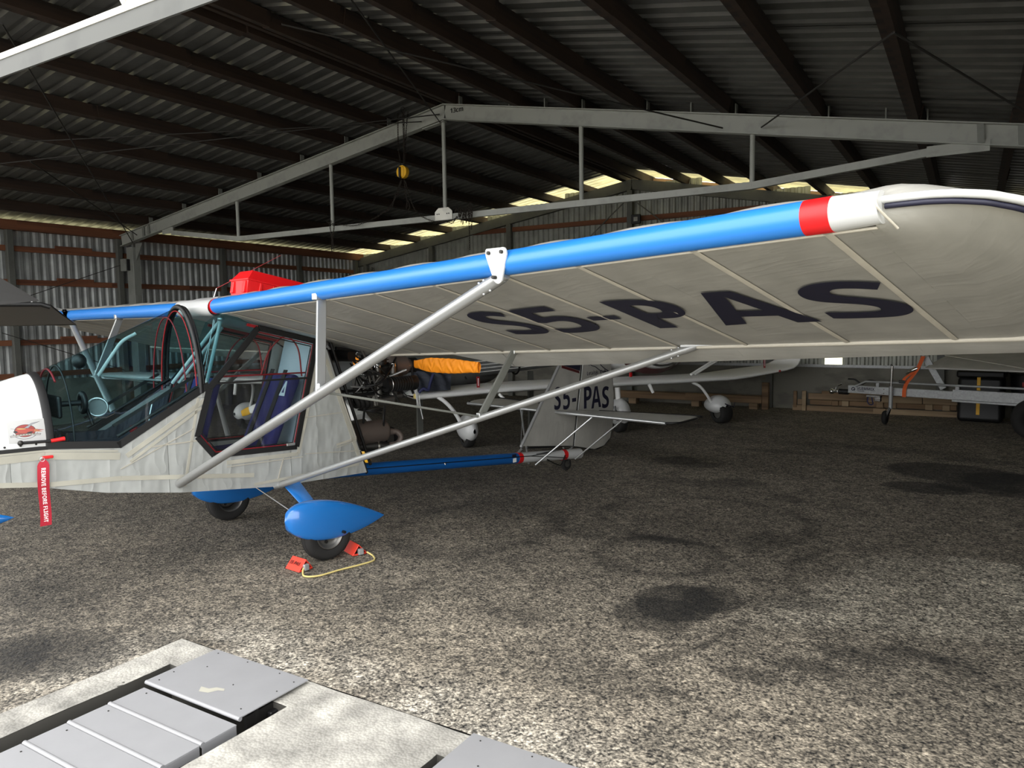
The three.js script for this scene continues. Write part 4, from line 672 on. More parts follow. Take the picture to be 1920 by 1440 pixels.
  // --- engine behind the cabin
  const blk = part('crankcase', [rbox(0.24, 0.22, 0.34, 0, 1.22, -1.02, 0.03, 3), rbox(0.16, 0.14, 0.12, 0, 1.27, -1.22, 0.02)], M.darkMetal, P);
  const cy2 = [];
  for (const z of [-0.93, -1.08]) { part('cylinder_block', [cyl(V(0.0, 1.3, z), V(0.0, 1.46, z), 0.06, 0.06, 20), ...[0, 1, 2, 3, 4, 5].map((k) => cyl(V(0, 1.32 + k * 0.025, z), V(0, 1.326 + k * 0.025, z), 0.078, 0.078, 20))], M.darkMetal, P); part('spark_lead', tube([V(0, 1.46, z), V(0.03, 1.52, z + 0.03), V(0.1, 1.5, z + 0.12), V(0.08, 1.4, z + 0.2)], 0.007, 20, 6), M.black, P); }
  part('gearbox', [cyl(V(0, 1.31, -1.2), V(0, 1.31, -1.34), 0.1, 0.09, 24), cyl(V(0, 1.31, -1.34), V(0, 1.31, -1.4), 0.06, 0.06, 20)], M.muffler, P);
  for (let k = 0; k < 6; k++) part('gearbox_bolt', new THREE.SphereGeometry(0.008, 8, 6).translate(0.08 * Math.cos(k) , 1.31 + 0.08 * Math.sin(k), -1.345), M.chrome, P);
  for (const z of [-0.94, -1.1]) { const cb = part('carburettor', [cyl(V(0.1, 1.2, z), V(0.2, 1.2, z), 0.04, 0.045, 16), cyl(V(0.16, 1.14, z), V(0.16, 1.32, z), 0.027, 0.027, 16), cyl(V(0.16, 1.07, z), V(0.16, 1.14, z), 0.036, 0.03, 16)], M.castMetal, P); part('cap', cyl(V(0.16, 1.32, z), V(0.16, 1.345, z), 0.03, 0.026, 16), M.chrome, cb); }
  const af = part('air_filter', [cyl(V(0.24, 1.17, -0.96), V(0.24, 1.17, -1.26), 0.062, 0.062, 24), cyl(V(0.24, 1.17, -1.26), V(0.24, 1.17, -1.275), 0.066, 0.066, 24)], M.black, P);
  part('clamp', [new THREE.TorusGeometry(0.063, 0.004, 6, 24).translate(0.24, 1.17, -1.0), cyl(V(0.24, 1.17, -1.276), V(0.24, 1.17, -1.28), 0.04, 0.04, 20)], M.chrome, af);
  part('filter_rib', [0, 1, 2, 3, 4, 5, 6, 7].map((k) => new THREE.TorusGeometry(0.0625, 0.003, 6, 24).translate(0.24, 1.17, -1.03 - k * 0.026)), M.rubber, af);
  const sil = part('coolant_tank', [cyl(V(-0.08, 1.43, -0.62), V(0.17, 1.43, -0.68), 0.05, 0.05, 20)], M.black, P);
  part('starter', [cyl(V(0.1, 1.03, -0.95), V(0.1, 1.03, -1.12), 0.05, 0.05, 18), cyl(V(0.13, 1.06, -1.12), V(0.13, 1.06, -1.2), 0.03, 0.03, 14)], M.castMetal, P);
  part('mount_tube', [cyl(V(0.22, 1.55, -0.45), V(0.22, 0.5, -0.8), 0.013), cyl(V(-0.22, 1.55, -0.45), V(-0.22, 0.5, -0.8), 0.013), cyl(V(0.22, 1.1, -0.62), V(0.12, 1.1, -1.2), 0.013), cyl(V(-0.22, 1.1, -0.62), V(-0.12, 1.1, -1.2), 0.013), cyl(V(0.22, 1.5, -0.5), V(0.1, 1.44, -1.0), 0.013)], M.black, P);
  part('firewall', bar(V(0, 0.55, -0.62), V(0, 1.5, -0.36), 0.012, 0.56, V(1, 0, 0)), M.black, P);
  part('bellows', [0, 1, 2, 3].map((k) => new THREE.TorusGeometry(0.055, 0.018, 8, 20).rotateX(0.5).translate(0.12, 1.04, -0.72 - k * 0.045)), M.rubber, P);
  // hoses and leads, each its own run
  let hs = 31; const hr = (a, b) => { const k = seed; seed = hs; const v = rr(a, b); hs = seed; seed = k; return v; };
  for (let i = 0; i < 26; i++) {
    const a = V(hr(0.02, 0.27), hr(1.05, 1.5), hr(-0.62, -0.8)), b = V(hr(0.02, 0.26), hr(0.98, 1.45), hr(-0.85, -1.25)), m = a.clone().lerp(b, 0.5).add(V(hr(0, 0.08), hr(-0.12, 0.1), hr(-0.06, 0.06)));
    part(i % 3 ? 'hose' : 'electric_lead', tube([a, a.clone().lerp(m, 0.5).add(V(hr(-0.03, 0.05), hr(-0.05, 0.05), 0)), m, b], i % 3 ? hr(0.006, 0.012) : 0.004, 24, 6), [M.black, M.rubber, M.castMetal, M.black, M.alu][i % 5], P);
  }
  part('hose_ring', [0, 1, 2].map((k) => new THREE.TorusGeometry(0.1, 0.006, 6, 28).rotateX(1.35 + 0.1 * k).translate(0.05, 0.93 + 0.012 * k, -0.92 - 0.01 * k)), M.black, P);
  const mf = part('muffler', new THREE.LatheGeometry([[0, -0.1], [0.07, -0.1], [0.092, -0.085], [0.1, -0.06], [0.1, 0.2], [0.09, 0.215], [0, 0.22]].map((p) => new THREE.Vector2(...p)), 30).rotateX(Math.PI / 2).translate(0.06, 0.75, -0.98), M.muffler, P);
  part('tail_pipe', [tube([V(0.12, 0.74, -1.08), V(0.14, 0.735, -1.14), V(0.16, 0.69, -1.17), V(0.15, 0.635, -1.14), V(0.12, 0.62, -1.06)], 0.026, 30, 14), cyl(V(0.12, 0.74, -1.03), V(0.122, 0.74, -1.1), 0.03, 0.03, 14)], M.muffler, mf);
  const am = part('after_muffler', [cyl(V(0.0, 0.635, -0.72), V(0.1, 0.625, -1.0), 0.042, 0.042, 20), cyl(V(0.1, 0.625, -1.0), V(0.125, 0.62, -1.06), 0.034, 0.03, 16)], M.darkMetal, P); part('clamp', cyl(V(0.088, 0.626, -0.965), V(0.094, 0.6255, -0.98), 0.0435, 0.0435, 20), M.chrome, am);
  part('muffler_bracket', [bar(V(0.1, 0.98, -0.84), V(0.1, 0.72, -0.8), 0.014, 0.014), bar(V(0.14, 0.98, -1.02), V(0.14, 0.8, -1.0), 0.014, 0.014)], M.black, P);
  // --- propeller
  const hubP = V(0, 1.31, -1.42);
  const prop = part('propeller', [cyl(V(0, 1.31, -1.39), V(0, 1.31, -1.46), 0.07, 0.07, 24), new THREE.SphereGeometry(0.045, 16, 10).translate(0, 1.31, -1.46)], M.black, P);
  for (const s of [1, -1]) part('blade', loft(zs(0.05, 0.88, 10).map((x) => { const h = 0.02 + 0.035 * Math.sin(Math.PI * Math.min(1, 0.25 + x)), r = []; for (let k = 0; k <= 12; k++) { const t = k / 12 * Math.PI * 2; r.push(V(s * x, 1.31 + h * Math.cos(t), -1.42 + 0.008 * Math.sin(t))); } return r; }), true), M.black, prop);
}
// orange cloth covers pulled over the two propeller blades
for (const s of [1, -1]) {
  const rows = Array.from({ length: 49 }, (_, i) => i / 48).map((u) => { const x = lerp(0.04, 0.93, u), h = (0.036 + 0.03 * sstep(u, 0, 0.3) - 0.02 * sstep(u, 0.55, 1)) , c = 1.318 + 0.0 * u, r = []; for (let k = 0; k <= 18; k++) { const t = k / 18 * Math.PI * 2, w = 1 + 0.025 * Math.sin(u * 70 + Math.sin(t) * 2.5); r.push(V(s * x, c + h * 1.0 * w * Math.cos(t), -1.42 + (0.016 + 0.004 * Math.sin(u * 70 + 2.2 * Math.cos(t))) * Math.sin(t))); } return r; });
  const o = thing('propeller_cover', s > 0 ? 'orange quilted cloth cover pulled over the near propeller blade' : 'orange cloth cover on the far propeller blade behind the engine', 'cover', plane.position.toArray(), plane.rotation.y);
  part('cloth_sleeve', loft(rows, true), M.orangeCover, o);
  part('tie_strap', s > 0 ? tube([V(0.05, 1.3, -1.39), V(0.07, 1.22, -1.38), V(0.06, 1.12, -1.37), V(0.08, 1.05, -1.38)], 0.012, 20, 6) : tube([V(-0.05, 1.3, -1.39), V(-0.07, 1.22, -1.38)], 0.012, 10, 6), M.belt, o);
}
// toolbox on top of the wing root
{
  const o = thing('tool_box', 'bright red plastic toolbox lying on top of the wing root', 'toolbox', [0, 0, 0]);
  o.position.copy(plane.position); o.rotation.y = plane.rotation.y;
  const q = new THREE.Matrix4().makeRotationX(-0.20).setPosition(0.33, 1.905, 0.36), ap = (g) => g.applyMatrix4(q);
  const frus = (w0, w1, l0, l1, y0, y1, zc) => { const g = new THREE.BoxGeometry(1, 1, 1, 1, 1, 1), p = g.attributes.position; for (let i = 0; i < p.count; i++) { const t = p.getY(i) > 0; p.setXYZ(i, p.getX(i) * (t ? w1 : w0), t ? y1 : y0, zc + p.getZ(i) * (t ? l1 : l0)); } const h = g.toNonIndexed(); h.computeVertexNormals(); return h; };
  part('case', ap(boxUV(frus(0.25, 0.275, 0.53, 0.55, 0, 0.115, -0.275))), M.redBox, o);
  part('rim', ap(rbox(0.292, 0.014, 0.57, 0, 0.118, -0.275, 0.005)), M.redBox, o);
  part('lid', ap(boxUV(frus(0.272, 0.2, 0.55, 0.47, 0.124, 0.19, -0.275))), M.redBox, o);
  for (const x of [-0.1, 0.1]) part('latch', ap(rbox(0.04, 0.085, 0.02, x * 0.9, 0.065, 0.0, 0.005)), M.redBox, o);
  for (const z of [-0.1, -0.2, -0.35, -0.48]) part('rib', ap(rbox(0.014, 0.1, 0.02, 0.134, 0.058, z, 0.004)), M.redBox, o);
}
// warning ribbon
{
  const t = canvasTex(128, 768, (g, w, h) => { g.fillStyle = '#a5142a'; g.fillRect(0, 0, w, h); g.fillStyle = '#bb2036'; for (let i = 0; i < 500; i++) g.fillRect((i * 53) % w, (i * 97) % h, 2, 6); g.save(); g.translate(w / 2, 88); g.rotate(Math.PI / 2); g.fillStyle = '#f0e9e6'; g.font = 'bold 66px sans-serif'; g.textBaseline = 'middle'; const m = g.measureText('REMOVE BEFORE FLIGHT').width; g.scale(640 / m, 1.0); g.fillText('REMOVE BEFORE FLIGHT', 0, 0); g.restore(); });
  const o = thing('warning_ribbon', 'red ribbon reading REMOVE BEFORE FLIGHT hanging from the side of the nose', 'ribbon', plane.position.toArray(), plane.rotation.y);
  const rows = Array.from({ length: 25 }, (_, i) => i / 24).map((u) => [-1, -0.5, 0, 0.5, 1].map((k) => V(0.372 + 0.007 * Math.sin(u * 8) + 0.004 * k * Math.sin(u * 5 + 1), lerp(0.905, 0.505, u), 1.635 + 0.012 * u + 0.004 * Math.sin(u * 6) - k * (u < 0.06 ? lerp(0.012, 0.031, u / 0.06) : 0.031))));
  const g = loft(rows), uv = []; for (let i = 0; i < 25; i++) for (let j = 0; j < 5; j++) uv.push(j / 4, 1 - i / 24);
  g.setAttribute('uv', new THREE.Float32BufferAttribute(uv, 2));
  part('ribbon', g, std({ map: t, roughness: 0.7 }), o);
  part('pin', cyl(V(0.345, 0.918, 1.645), V(0.372, 0.918, 1.645), 0.008), M.alu, o); part('pull_tab', rbox(0.012, 0.018, 0.06, 0.368, 0.918, 1.61, 0.005), M.red, o);
  part('split_ring', new THREE.TorusGeometry(0.012, 0.002, 6, 16).rotateY(1.4).translate(0.372, 0.908, 1.64), M.alu, o);
}
// wheel chocks and their rope, at the near wheel
{
  const at = (x, y, z) => V(x, y, z).applyMatrix4(new THREE.Matrix4().makeRotationY(plane.rotation.y).setPosition(plane.position));
  for (const [z, s, lab] of [[0.25, 1, 'red wedge chock with scrawled marks in front of the near blue wheel'], [-0.23, -1, 'red hollow chock behind the near blue wheel']]) {
    const p = at(s > 0 ? 0.86 : 0.84, 0, z), o = thing('wheel_chock', lab, 'chock', p.toArray(), plane.rotation.y + (s > 0 ? 0.12 : -0.15 + Math.PI), 'chocks of the near wheel');
    part('slope', rbar(V(0, 0.004, 0.055), V(0, 0.078, -0.012), 0.155, 0.008), M.chock, o);
    part('back', rbar(V(0, 0.004, -0.06), V(0, 0.078, -0.008), 0.155, 0.008), M.chock, o);
    for (const x of [-0.072, 0.072]) part('end_rib', [rbar(V(x, 0.008, 0.05), V(x, 0.008, -0.055), 0.012, 0.014)], M.chock, o);
    part('rope_boss', rbox(0.03, 0.045, 0.04, 0.082 * (s > 0 ? 1 : -1), 0.028, 0, 0.006), M.galv, o);
    if (s > 0) { const g = mergeGeometries(shapesOf('S5 PAS', 0.026).map((q) => new THREE.ShapeGeometry(q, 4))); g.applyMatrix4(new THREE.Matrix4().makeRotationX(-0.92)).translate(-0.06, 0.042, 0.0365); part('scrawl', g, M.black, o); }
  }
  const c = thing('chock_rope', 'yellow rope joining the two red chocks on the floor', 'rope', at(0.95, 0, 0).toArray(), plane.rotation.y);
  part('rope', tube([V(-0.02, 0.03, 0.25), V(0.02, 0.012, 0.28), V(0.1, 0.008, 0.31), V(0.16, 0.008, 0.24), V(0.16, 0.008, 0.08), V(0.17, 0.008, -0.08), V(0.16, 0.008, -0.2), V(0.08, 0.012, -0.25), V(0.02, 0.03, -0.24)], 0.0065, 70, 8), M.rope, c);
}
// ------------------------------------------------------------------ the other aircraft
const wheelPant = (parent, x, z, w, h, L, y0, mat, name = 'wheel_fairing') => {   // bowl-shaped spat over a wheel that rolls along z
  const rows = Array.from({ length: 21 }, (_, i) => i / 20).map((u) => { const s = Math.pow(Math.sin(Math.PI * Math.pow(clamp(u, 0.004, 0.996), 0.75)), 0.6), r = []; for (let k = 0; k <= 18; k++) { const t = k / 18 * Math.PI * 2, n = Math.sin(t); r.push(V(x + w * s * Math.cos(t), y0 + h * 0.42 + h * (n > 0 ? 0.58 : 0.42) * s * n, z + L * (0.45 - u))); } return r; });
  return part(name, loft(rows, true), mat, parent);
};
const tyreAt = (parent, x, z, r, w) => { const g = new THREE.LatheGeometry([[r * 0.5, -w * 0.9], [r * 0.8, -w], [r * 0.97, -w * 0.7], [r, 0], [r * 0.97, w * 0.7], [r * 0.8, w], [r * 0.5, w * 0.9]].map((p) => new THREE.Vector2(...p)), 32).rotateZ(-Math.PI / 2).translate(x, r, z); const t = part('tyre', g, M.rubber, parent); part('rim', cyl(V(x - w * 0.7, r, z), V(x + w * 0.7, r, z), r * 0.52, r * 0.52, 20), M.castMetal, t); return t; };
const aero = (th, ch, n = 16) => Array.from({ length: n + 1 }, (_, i) => { const t = i / n * 2 * Math.PI, c = 0.5 + 0.5 * Math.cos(t), y = (t < Math.PI ? 1 : -0.75) * th * 5 * (0.2969 * Math.sqrt(1 - c) - 0.126 * (1 - c) - 0.3516 * (1 - c) ** 2 + 0.2843 * (1 - c) ** 3 - 0.1036 * (1 - c) ** 4); return [-(1 - c) * ch, y]; });   // from the nose round the top and back underneath
{
  const A = thing('parked_aircraft', 'white low-wing aircraft with an upturned wing tip, parked behind the lettered fin', 'aircraft', [-6.06, 0, -7.63], THREE.MathUtils.degToRad(59.34));
  const st = [[-0.06, 0.76, 0.2, 0.3], [-0.03, 0.758, 0.6, 0.6], [0.02, 0.755, 0.9, 0.8], [0.1, 0.755, 1, 0.92], [0.5, 0.762, 1, 1], [1, 0.775, 1, 1], [1.9, 0.785, 1.05, 1], [3, 0.765, 1.05, 1], [4.2, 0.75, 1.05, 1], [5.5, 0.74, 1, 1], [5.9, 0.762, 0.95, 0.98], [6.35, 0.802, 0.85, 0.92], [6.7, 0.835, 0.75, 0.82], [6.87, 0.862, 0.65, 0.72], [6.96, 0.91, 0.5, 0.6], [7.0, 0.97, 0.4, 0.5], [7.01, 1.03, 0.3, 0.4]];
  const w = part('wing', loft(st.map(([x, y, th, ch]) => aero(0.145 * th, 1.15 * ch).map(([z, yy]) => V(x, y - 0.03 + yy * (x > 6.9 ? 0.35 : 1), z))), true), M.white, A);
  part('tip_lamp', rbox(0.05, 0.07, 0.07, -0.06, 0.745, -0.01, 0.02), M.rope, w);
  part('red_lamp', new THREE.SphereGeometry(0.02, 10, 8).translate(6.5, 0.79, 0.01), M.darkRed, w);
  part('wing_peg', cyl(V(1.17, 0.7, -0.05), V(1.24, 0.61, 0.02), 0.022, 0.02), M.white, A); part('wing_peg', cyl(V(3.75, 0.72, -0.05), V(3.8, 0.57, 0.0), 0.03, 0.022), M.white, A);
  part('undercarriage_leg', tube([V(0.2, 0.76, -0.08), V(0.36, 0.64, -0.02), V(0.5, 0.48, -0.02), V(0.62, 0.28, -0.05)], 0.026, 24, 10), M.white, A);
  part('undercarriage_leg', tube([V(4.66, 0.68, -0.1), V(4.78, 0.62, -0.06), V(4.9, 0.5, -0.05), V(5.12, 0.25, -0.08)], 0.022, 24, 10), M.white, A);
  part('undercarriage_leg', cyl(V(3.2, 0.68, -0.1), V(3.21, 0.42, -0.08), 0.04, 0.04), M.white, A);
  wheelPant(A, 0.7, -0.1, 0.115, 0.37, 0.55, 0.08, M.gel); tyreAt(A, 0.7, -0.08, 0.14, 0.07);
  const p2 = wheelPant(A, 5.2, -0.1, 0.2, 0.3, 0.5, 0.15, M.gel); tyreAt(A, 5.2, 0.0, 0.165, 0.12);
  part('pinstripe', [cyl(V(5.12, 0.33, 0.16), V(5.28, 0.27, 0.19), 0.008), cyl(V(5.28, 0.27, 0.19), V(5.4, 0.33, 0.09), 0.008)], M.navyText, p2);
  const p3 = wheelPant(A, 3.22, -0.1, 0.15, 0.42, 0.5, 0.1, M.gel); tyreAt(A, 3.22, -0.08, 0.15, 0.08);
  part('pinstripe', [cyl(V(3.12, 0.22, 0.1), V(3.3, 0.18, 0.1), 0.008), cyl(V(3.3, 0.18, 0.1), V(3.38, 0.25, 0.03), 0.008)], M.navyText, p3);
  part('tow_pin', cyl(V(3.04, 0.42, 0.05), V(3.05, 0.2, 0.1), 0.02, 0.02), M.greyFus, A);
  // cowling with its maroon band, braced by two white struts
  const cow = part('cowling', loft(Array.from({ length: 13 }, (_, i) => i / 12).map((u) => { const k = 0.62 + 0.38 * Math.sqrt(Math.sin(Math.PI * 0.5 * Math.min(1, u * 2.2 + 0.05))), r = []; for (let j = 0; j <= 24; j++) { const t = j / 24 * Math.PI * 2; r.push(V(4.28 + 0.66 * k * Math.cos(t), 1.24 + 0.42 * k * Math.sin(t), -0.35 - 1.6 * u)); } return r; }), true), M.white, A);
  part('cowling_front', new THREE.SphereGeometry(1, 24, 16, 0, Math.PI * 2).scale(0.42, 0.27, 0.12).translate(4.28, 1.24, -0.36), M.white, cow);
  part('maroon_band', loft([0.0, 0.09].map((d) => { const r = []; for (let j = 0; j <= 20; j++) { const t = Math.PI * (1.06 + 0.88 * j / 20); r.push(V(4.28 + (0.69 - d * 0.7) * Math.cos(t), 1.24 + (0.435 - d) * Math.sin(t), -0.62 + d * 2.2)); } return r; })), M.maroon, cow, { label: 'maroon band' });
  part('cabin', loft(Array.from({ length: 9 }, (_, i) => i / 8).map((u) => { const k = 1 - 0.6 * u * u, r = []; for (let j = 0; j <= 18; j++) { const t = j / 18 * Math.PI * 2; r.push(V(4.28 + 0.55 * k * Math.cos(t), 1.16 + 0.32 * k * Math.sin(t), -1.9 - 1.2 * u)); } return r; }), true), M.white, A);
  for (const o of [0, 0.09]) part('wing_brace', cyl(V(4.72 + o, 0.8, -0.2), V(5.75 + o, 1.2, -0.3), 0.018, 0.018, 10), M.white, A);
  part('lettering', (() => { const g = mergeGeometries(shapesOf('WT', 0.1).map((q) => new THREE.ShapeGeometry(q, 4))); return g.translate(4.98, 1.02, -0.52); })(), M.navyText, cow);
  part('red_tab', rbox(0.05, 0.07, 0.02, 3.45, 0.86, -0.1, 0.01), M.red, A);
  // tapering rear fuselage with pale pinstripes, behind the wing
  const rf = part('rear_fuselage', loft(Array.from({ length: 13 }, (_, i) => i / 12).map((u) => { const h = lerp(0.2, 0.1, u), r = []; for (let j = 0; j <= 18; j++) { const t = j / 18 * Math.PI * 2; r.push(V(lerp(0.25, 2.9, u), lerp(0.95, 1.06, u) + h * Math.sin(t), -1.35 + h * 0.9 * Math.cos(t))); } return r; }), true), M.greyFus, A, { label: 'grey tapering rear fuselage with pale pinstripes' });
  for (const [a, b] of [[1.06, 1.15], [1.0, 1.1], [0.93, 1.06], [0.87, 1.01]]) part('pinstripe', tube([V(0.25, a, -1.16), V(1.4, (a + b) / 2 - 0.012, -1.19), V(2.85, b, -1.25)], 0.008, 20, 6), M.white, rf);
  part('strap', new THREE.TorusGeometry(0.165, 0.016, 8, 30).rotateY(Math.PI / 2).translate(1.86, 1.01, -1.35), M.darkRed, rf); part('strap', new THREE.TorusGeometry(0.158, 0.015, 8, 30).rotateY(Math.PI / 2).translate(2.12, 1.02, -1.35), M.black, rf);
  part('trestle', [cyl(V(0.95, 1.06, -1.15), V(0.98, 0.84, -1.0), 0.015), cyl(V(1.0, 1.06, -1.15), V(1.12, 0.85, -1.0), 0.012), cyl(V(0.55, 1.0, -1.1), V(0.56, 0.84, -1.0), 0.02)], M.black, A);
  part('cradle', [box(0.08, 0.8, 0.06, 0.5, 0.4, -1.35), box(0.08, 0.9, 0.06, 2.4, 0.45, -1.35)], M.darkPost, A);
  const fr = A.matrix.compose(A.position, A.quaternion, A.scale).clone();
  const toW = (x, y, z) => V(x, y, z).applyMatrix4(fr);
  for (const [x, y, z, l, lab] of [[0.89, 0.95, -0.12, 0.15, 'small red ribbon standing on the white wing beyond the orange propeller cover'], [6.36, 1.02, -0.2, 0.18, 'small red ribbon hanging at the upturned wing tip of the parked low-wing aircraft']]) {
    const q = toW(x, y, z), o = thing('warning_ribbon', lab, 'ribbon', q.toArray(), A.rotation.y);
    part('ribbon', rbox(0.045, l, 0.006, 0, -l / 2, 0, 0.002), M.darkRed, o); part('white_print', box(0.012, l * 0.7, 0.001, 0, -l / 2, 0.0038), M.white, o);
  }
  // dark canvas heaped over the wing end
  const tp = thing('canvas_cover', 'dark blue-grey canvas cover draped over the near end of the white low wing', 'cover', A.position.toArray(), A.rotation.y);
  const rows = Array.from({ length: 15 }, (_, i) => i / 14).map((u) => { const r = []; for (let j = 0; j <= 20; j++) { const t = j / 20 * Math.PI, k = 1 + 0.06 * Math.sin(u * 17 + j * 0.9); r.push(V(lerp(0.02, 0.5, u) - 0.05 * (j < 10 ? 1 - j / 10 : 0), 0.8 + (0.31 - 0.03 * u) * k * Math.pow(Math.sin(t), 0.5) , -0.35 + 0.32 * k * Math.cos(t))); } return r; });
  part('canvas', loft(rows), M.tarp, tp); part('canvas_end', loft([rows[0], rows[0].map((p) => V(0.06, 0.82, -0.35).lerp(p, 0.05))]), M.tarp, tp); part('canvas_end', loft([rows[14], rows[14].map((p) => V(0.48, 0.82, -0.35).lerp(p, 0.05))]), M.tarp, tp);
  part('blue_fold', tube([V(-0.02, 0.79, 0.0), V(0.04, 0.84, 0.02), V(0.1, 0.82, 0.03), V(0.14, 0.9, 0.0), V(0.2, 1.02, -0.03)], 0.02, 24, 8), M.tarpBlue, tp);
  part('white_strap', [bar(V(-0.07, 1.0, 0.0), V(-0.05, 0.6, 0.05), 0.03, 0.006), tube([V(-0.03, 0.76, 0.04), V(-0.02, 0.6, 0.05), V(0.01, 0.45, 0.05)], 0.006, 16, 6)], M.white, tp);

  // the aircraft behind the cabin and the engine
  const B = thing('parked_aircraft', 'white low-wing aircraft seen through the cabin windows, with a yellow-tipped propeller blade', 'aircraft', [-9.6, 0, -7.0], 0);
  const bw = part('wing', loft([[-2.95, 0.87, 0.3, 0.4], [-2.88, 0.865, 0.8, 0.75], [-2.6, 0.86, 1, 0.95], [0, 0.88, 1.1, 1], [2.1, 0.93, 1.1, 1.05]].map(([x, y, th, ch]) => aero(0.14 * th, 1.2 * ch).map(([z, yy]) => V(x, y + yy, z))), true), M.white, B);
  part('wing_seam', cyl(V(-2.5, 0.87, 0.03), V(2.0, 0.93, 0.03), 0.006, 0.006, 6), M.greyFus, bw);
  wheelPant(B, -0.45, -1.15, 0.13, 0.3, 0.6, 0.14, M.white); tyreAt(B, -0.45, -1.1, 0.16, 0.07);
  part('undercarriage_leg', tube([V(0.2, 0.88, -0.7), V(0.0, 0.7, -0.9), V(-0.3, 0.45, -1.1), V(-0.42, 0.3, -1.12)], 0.025, 20, 8), M.white, B);
  part('wing_peg', cyl(V(0.6, 0.85, -0.1), V(0.63, 0.7, -0.05), 0.022), M.white, B);
  part('fuselage', loft(Array.from({ length: 13 }, (_, i) => i / 12).map((u) => { const k = 0.45 + 0.55 * Math.sin(Math.PI * (0.15 + 0.6 * u)), r = []; for (let j = 0; j <= 20; j++) { const t = j / 20 * Math.PI * 2; r.push(V(2.75 + 0.5 * k * Math.cos(t), 0.95 + 0.32 * k * Math.sin(t), 0.45 - 3.6 * u)); } return r; }), true), M.greyFus, B);
  const pr = part('propeller', cyl(V(2.75, 0.95, 0.5), V(2.75, 0.95, 0.62), 0.07, 0.03, 16), M.white, B);
  for (const a of [0.32, 2.41, 4.5]) { const d = V(-Math.cos(a), -Math.sin(a), 0), c = V(2.75, 0.95, 0.55), nn = V(-d.y, d.x, 0); const bl = (r0, r1, w0, w1) => loft([[r0, w0], [(r0 + r1) / 2, (w0 + w1) / 2 + 0.005], [r1, w1]].map(([r, ww]) => { const o = []; for (let k = 0; k <= 10; k++) { const t = k / 10 * Math.PI * 2; o.push(c.clone().addScaledVector(d, r).addScaledVector(nn, ww * Math.cos(t)).add(V(0, 0, 0.012 * Math.sin(t)))); } return o; }), true); part('blade', bl(0.06, 1.13, 0.05, 0.05), M.white, pr); part('yellow_tip', bl(1.13, 1.29, 0.05, 0.04), M.yellow, pr); }
  part('chin_fairing', (() => { const s = new THREE.Shape(); s.moveTo(0, 0); s.lineTo(0.02, 0.2); s.lineTo(0.1, 0.24); s.quadraticCurveTo(0.26, 0.2, 0.38, 0.06); s.lineTo(0.38, 0.01); s.quadraticCurveTo(0.28, -0.02, 0.19, 0.0); s.quadraticCurveTo(0.14, 0.13, 0.06, 0.14); s.lineTo(0.04, 0); s.closePath(); return boxUV(new THREE.ExtrudeGeometry(s, { depth: 0.16, bevelEnabled: true, bevelSize: 0.012, bevelThickness: 0.02, bevelSegments: 3 }).translate(2.78, 0.51, 0.0)); })(), M.white, B);
  part('nose_leg', cyl(V(2.95, 0.68, 0.06), V(2.92, 1.0, 0.06), 0.05, 0.05), M.white, B); part('nose_leg', tube([V(2.98, 0.6, -0.1), V(2.99, 0.4, -0.3), V(3.0, 0.2, -0.5), V(3.0, 0.16, -0.6)], 0.03, 16, 8), M.white, B); tyreAt(B, 3.0, -0.6, 0.16, 0.06);

  // the aircraft at the left edge: only a dark wing end and the tail of a blue spat reach into the picture
  const D = thing('parked_aircraft', 'dark wing end and blue spat tip of an aircraft cut off by the left edge', 'aircraft');
  const le = V(-6.05, 1.875, -3.1), lf = V(-0.457, 0, 0.89), aw = V(-0.89, 0, -0.457);
  part('wing', loft(Array.from({ length: 9 }, (_, i) => i / 8).map((u) => { const b = le.clone().addScaledVector(lf, 1.9 * u), k = u < 0.01 ? 0.35 : u < 0.13 ? 0.8 : 1; const r = []; for (let j = 0; j <= 14; j++) { const t = j / 14 * Math.PI * 2, c = 0.5 - 0.5 * Math.cos(t); r.push(b.clone().addScaledVector(aw, 0.85 * c).addScaledVector(lf, -0.19 * c * c).add(V(0, -0.16 * c * c + 0.022 * k * Math.sin(t), 0))); } return r; }), true), M.darkWing, D);
  part('leading_edge', tube([0, 0.06, 0.2, 1, 1.9].map((k) => le.clone().addScaledVector(lf, k).add(V(0, k ? 0.0 : -0.02, 0))), 0.018, 30, 8), M.black, D);
  const q0 = V(-5.45, 2.03, -2.49), q1 = V(-5.36, 1.88, -2.68), q2 = V(-5.46, 1.852, -2.48), off = lf.clone().multiplyScalar(1.1).add(V(0, 0.22, 0)), off2 = lf.clone().multiplyScalar(1.1), th = aw.clone().multiplyScalar(0.02);
  part('raised_flap', (() => { const f = [q1, q0, q0.clone().add(off), q2.clone().add(off2), q2], bk = f.map((p) => p.clone().add(th)), pos = []; const tri = (a, b, c) => pos.push(...a.toArray(), ...b.toArray(), ...c.toArray()); for (let i = 1; i < 4; i++) { tri(f[0], f[i], f[i + 1]); tri(bk[0], bk[i + 1], bk[i]); } for (let i = 0; i < 5; i++) { const j = (i + 1) % 5; tri(f[i], bk[i], f[j]); tri(f[j], bk[i], bk[j]); } const g = new THREE.BufferGeometry(); g.setAttribute('position', new THREE.Float32BufferAttribute(pos, 3)); g.computeVertexNormals(); return boxUV(g); })(), M.darkFlap, D);
  part('wheel_spat', loft(Array.from({ length: 13 }, (_, i) => i / 12).map((u) => { const c = V(-6.28, 0.235, -2.85).addScaledVector(lf, 0.55 * u), k = Math.pow(u, 0.8), r = []; for (let j = 0; j <= 16; j++) { const t = j / 16 * Math.PI * 2; r.push(c.clone().add(V(0, 0.15 * k * Math.sin(t), 0)).addScaledVector(aw, 0.09 * k * Math.cos(t))); } return r; }), true), M.blueGloss, D);
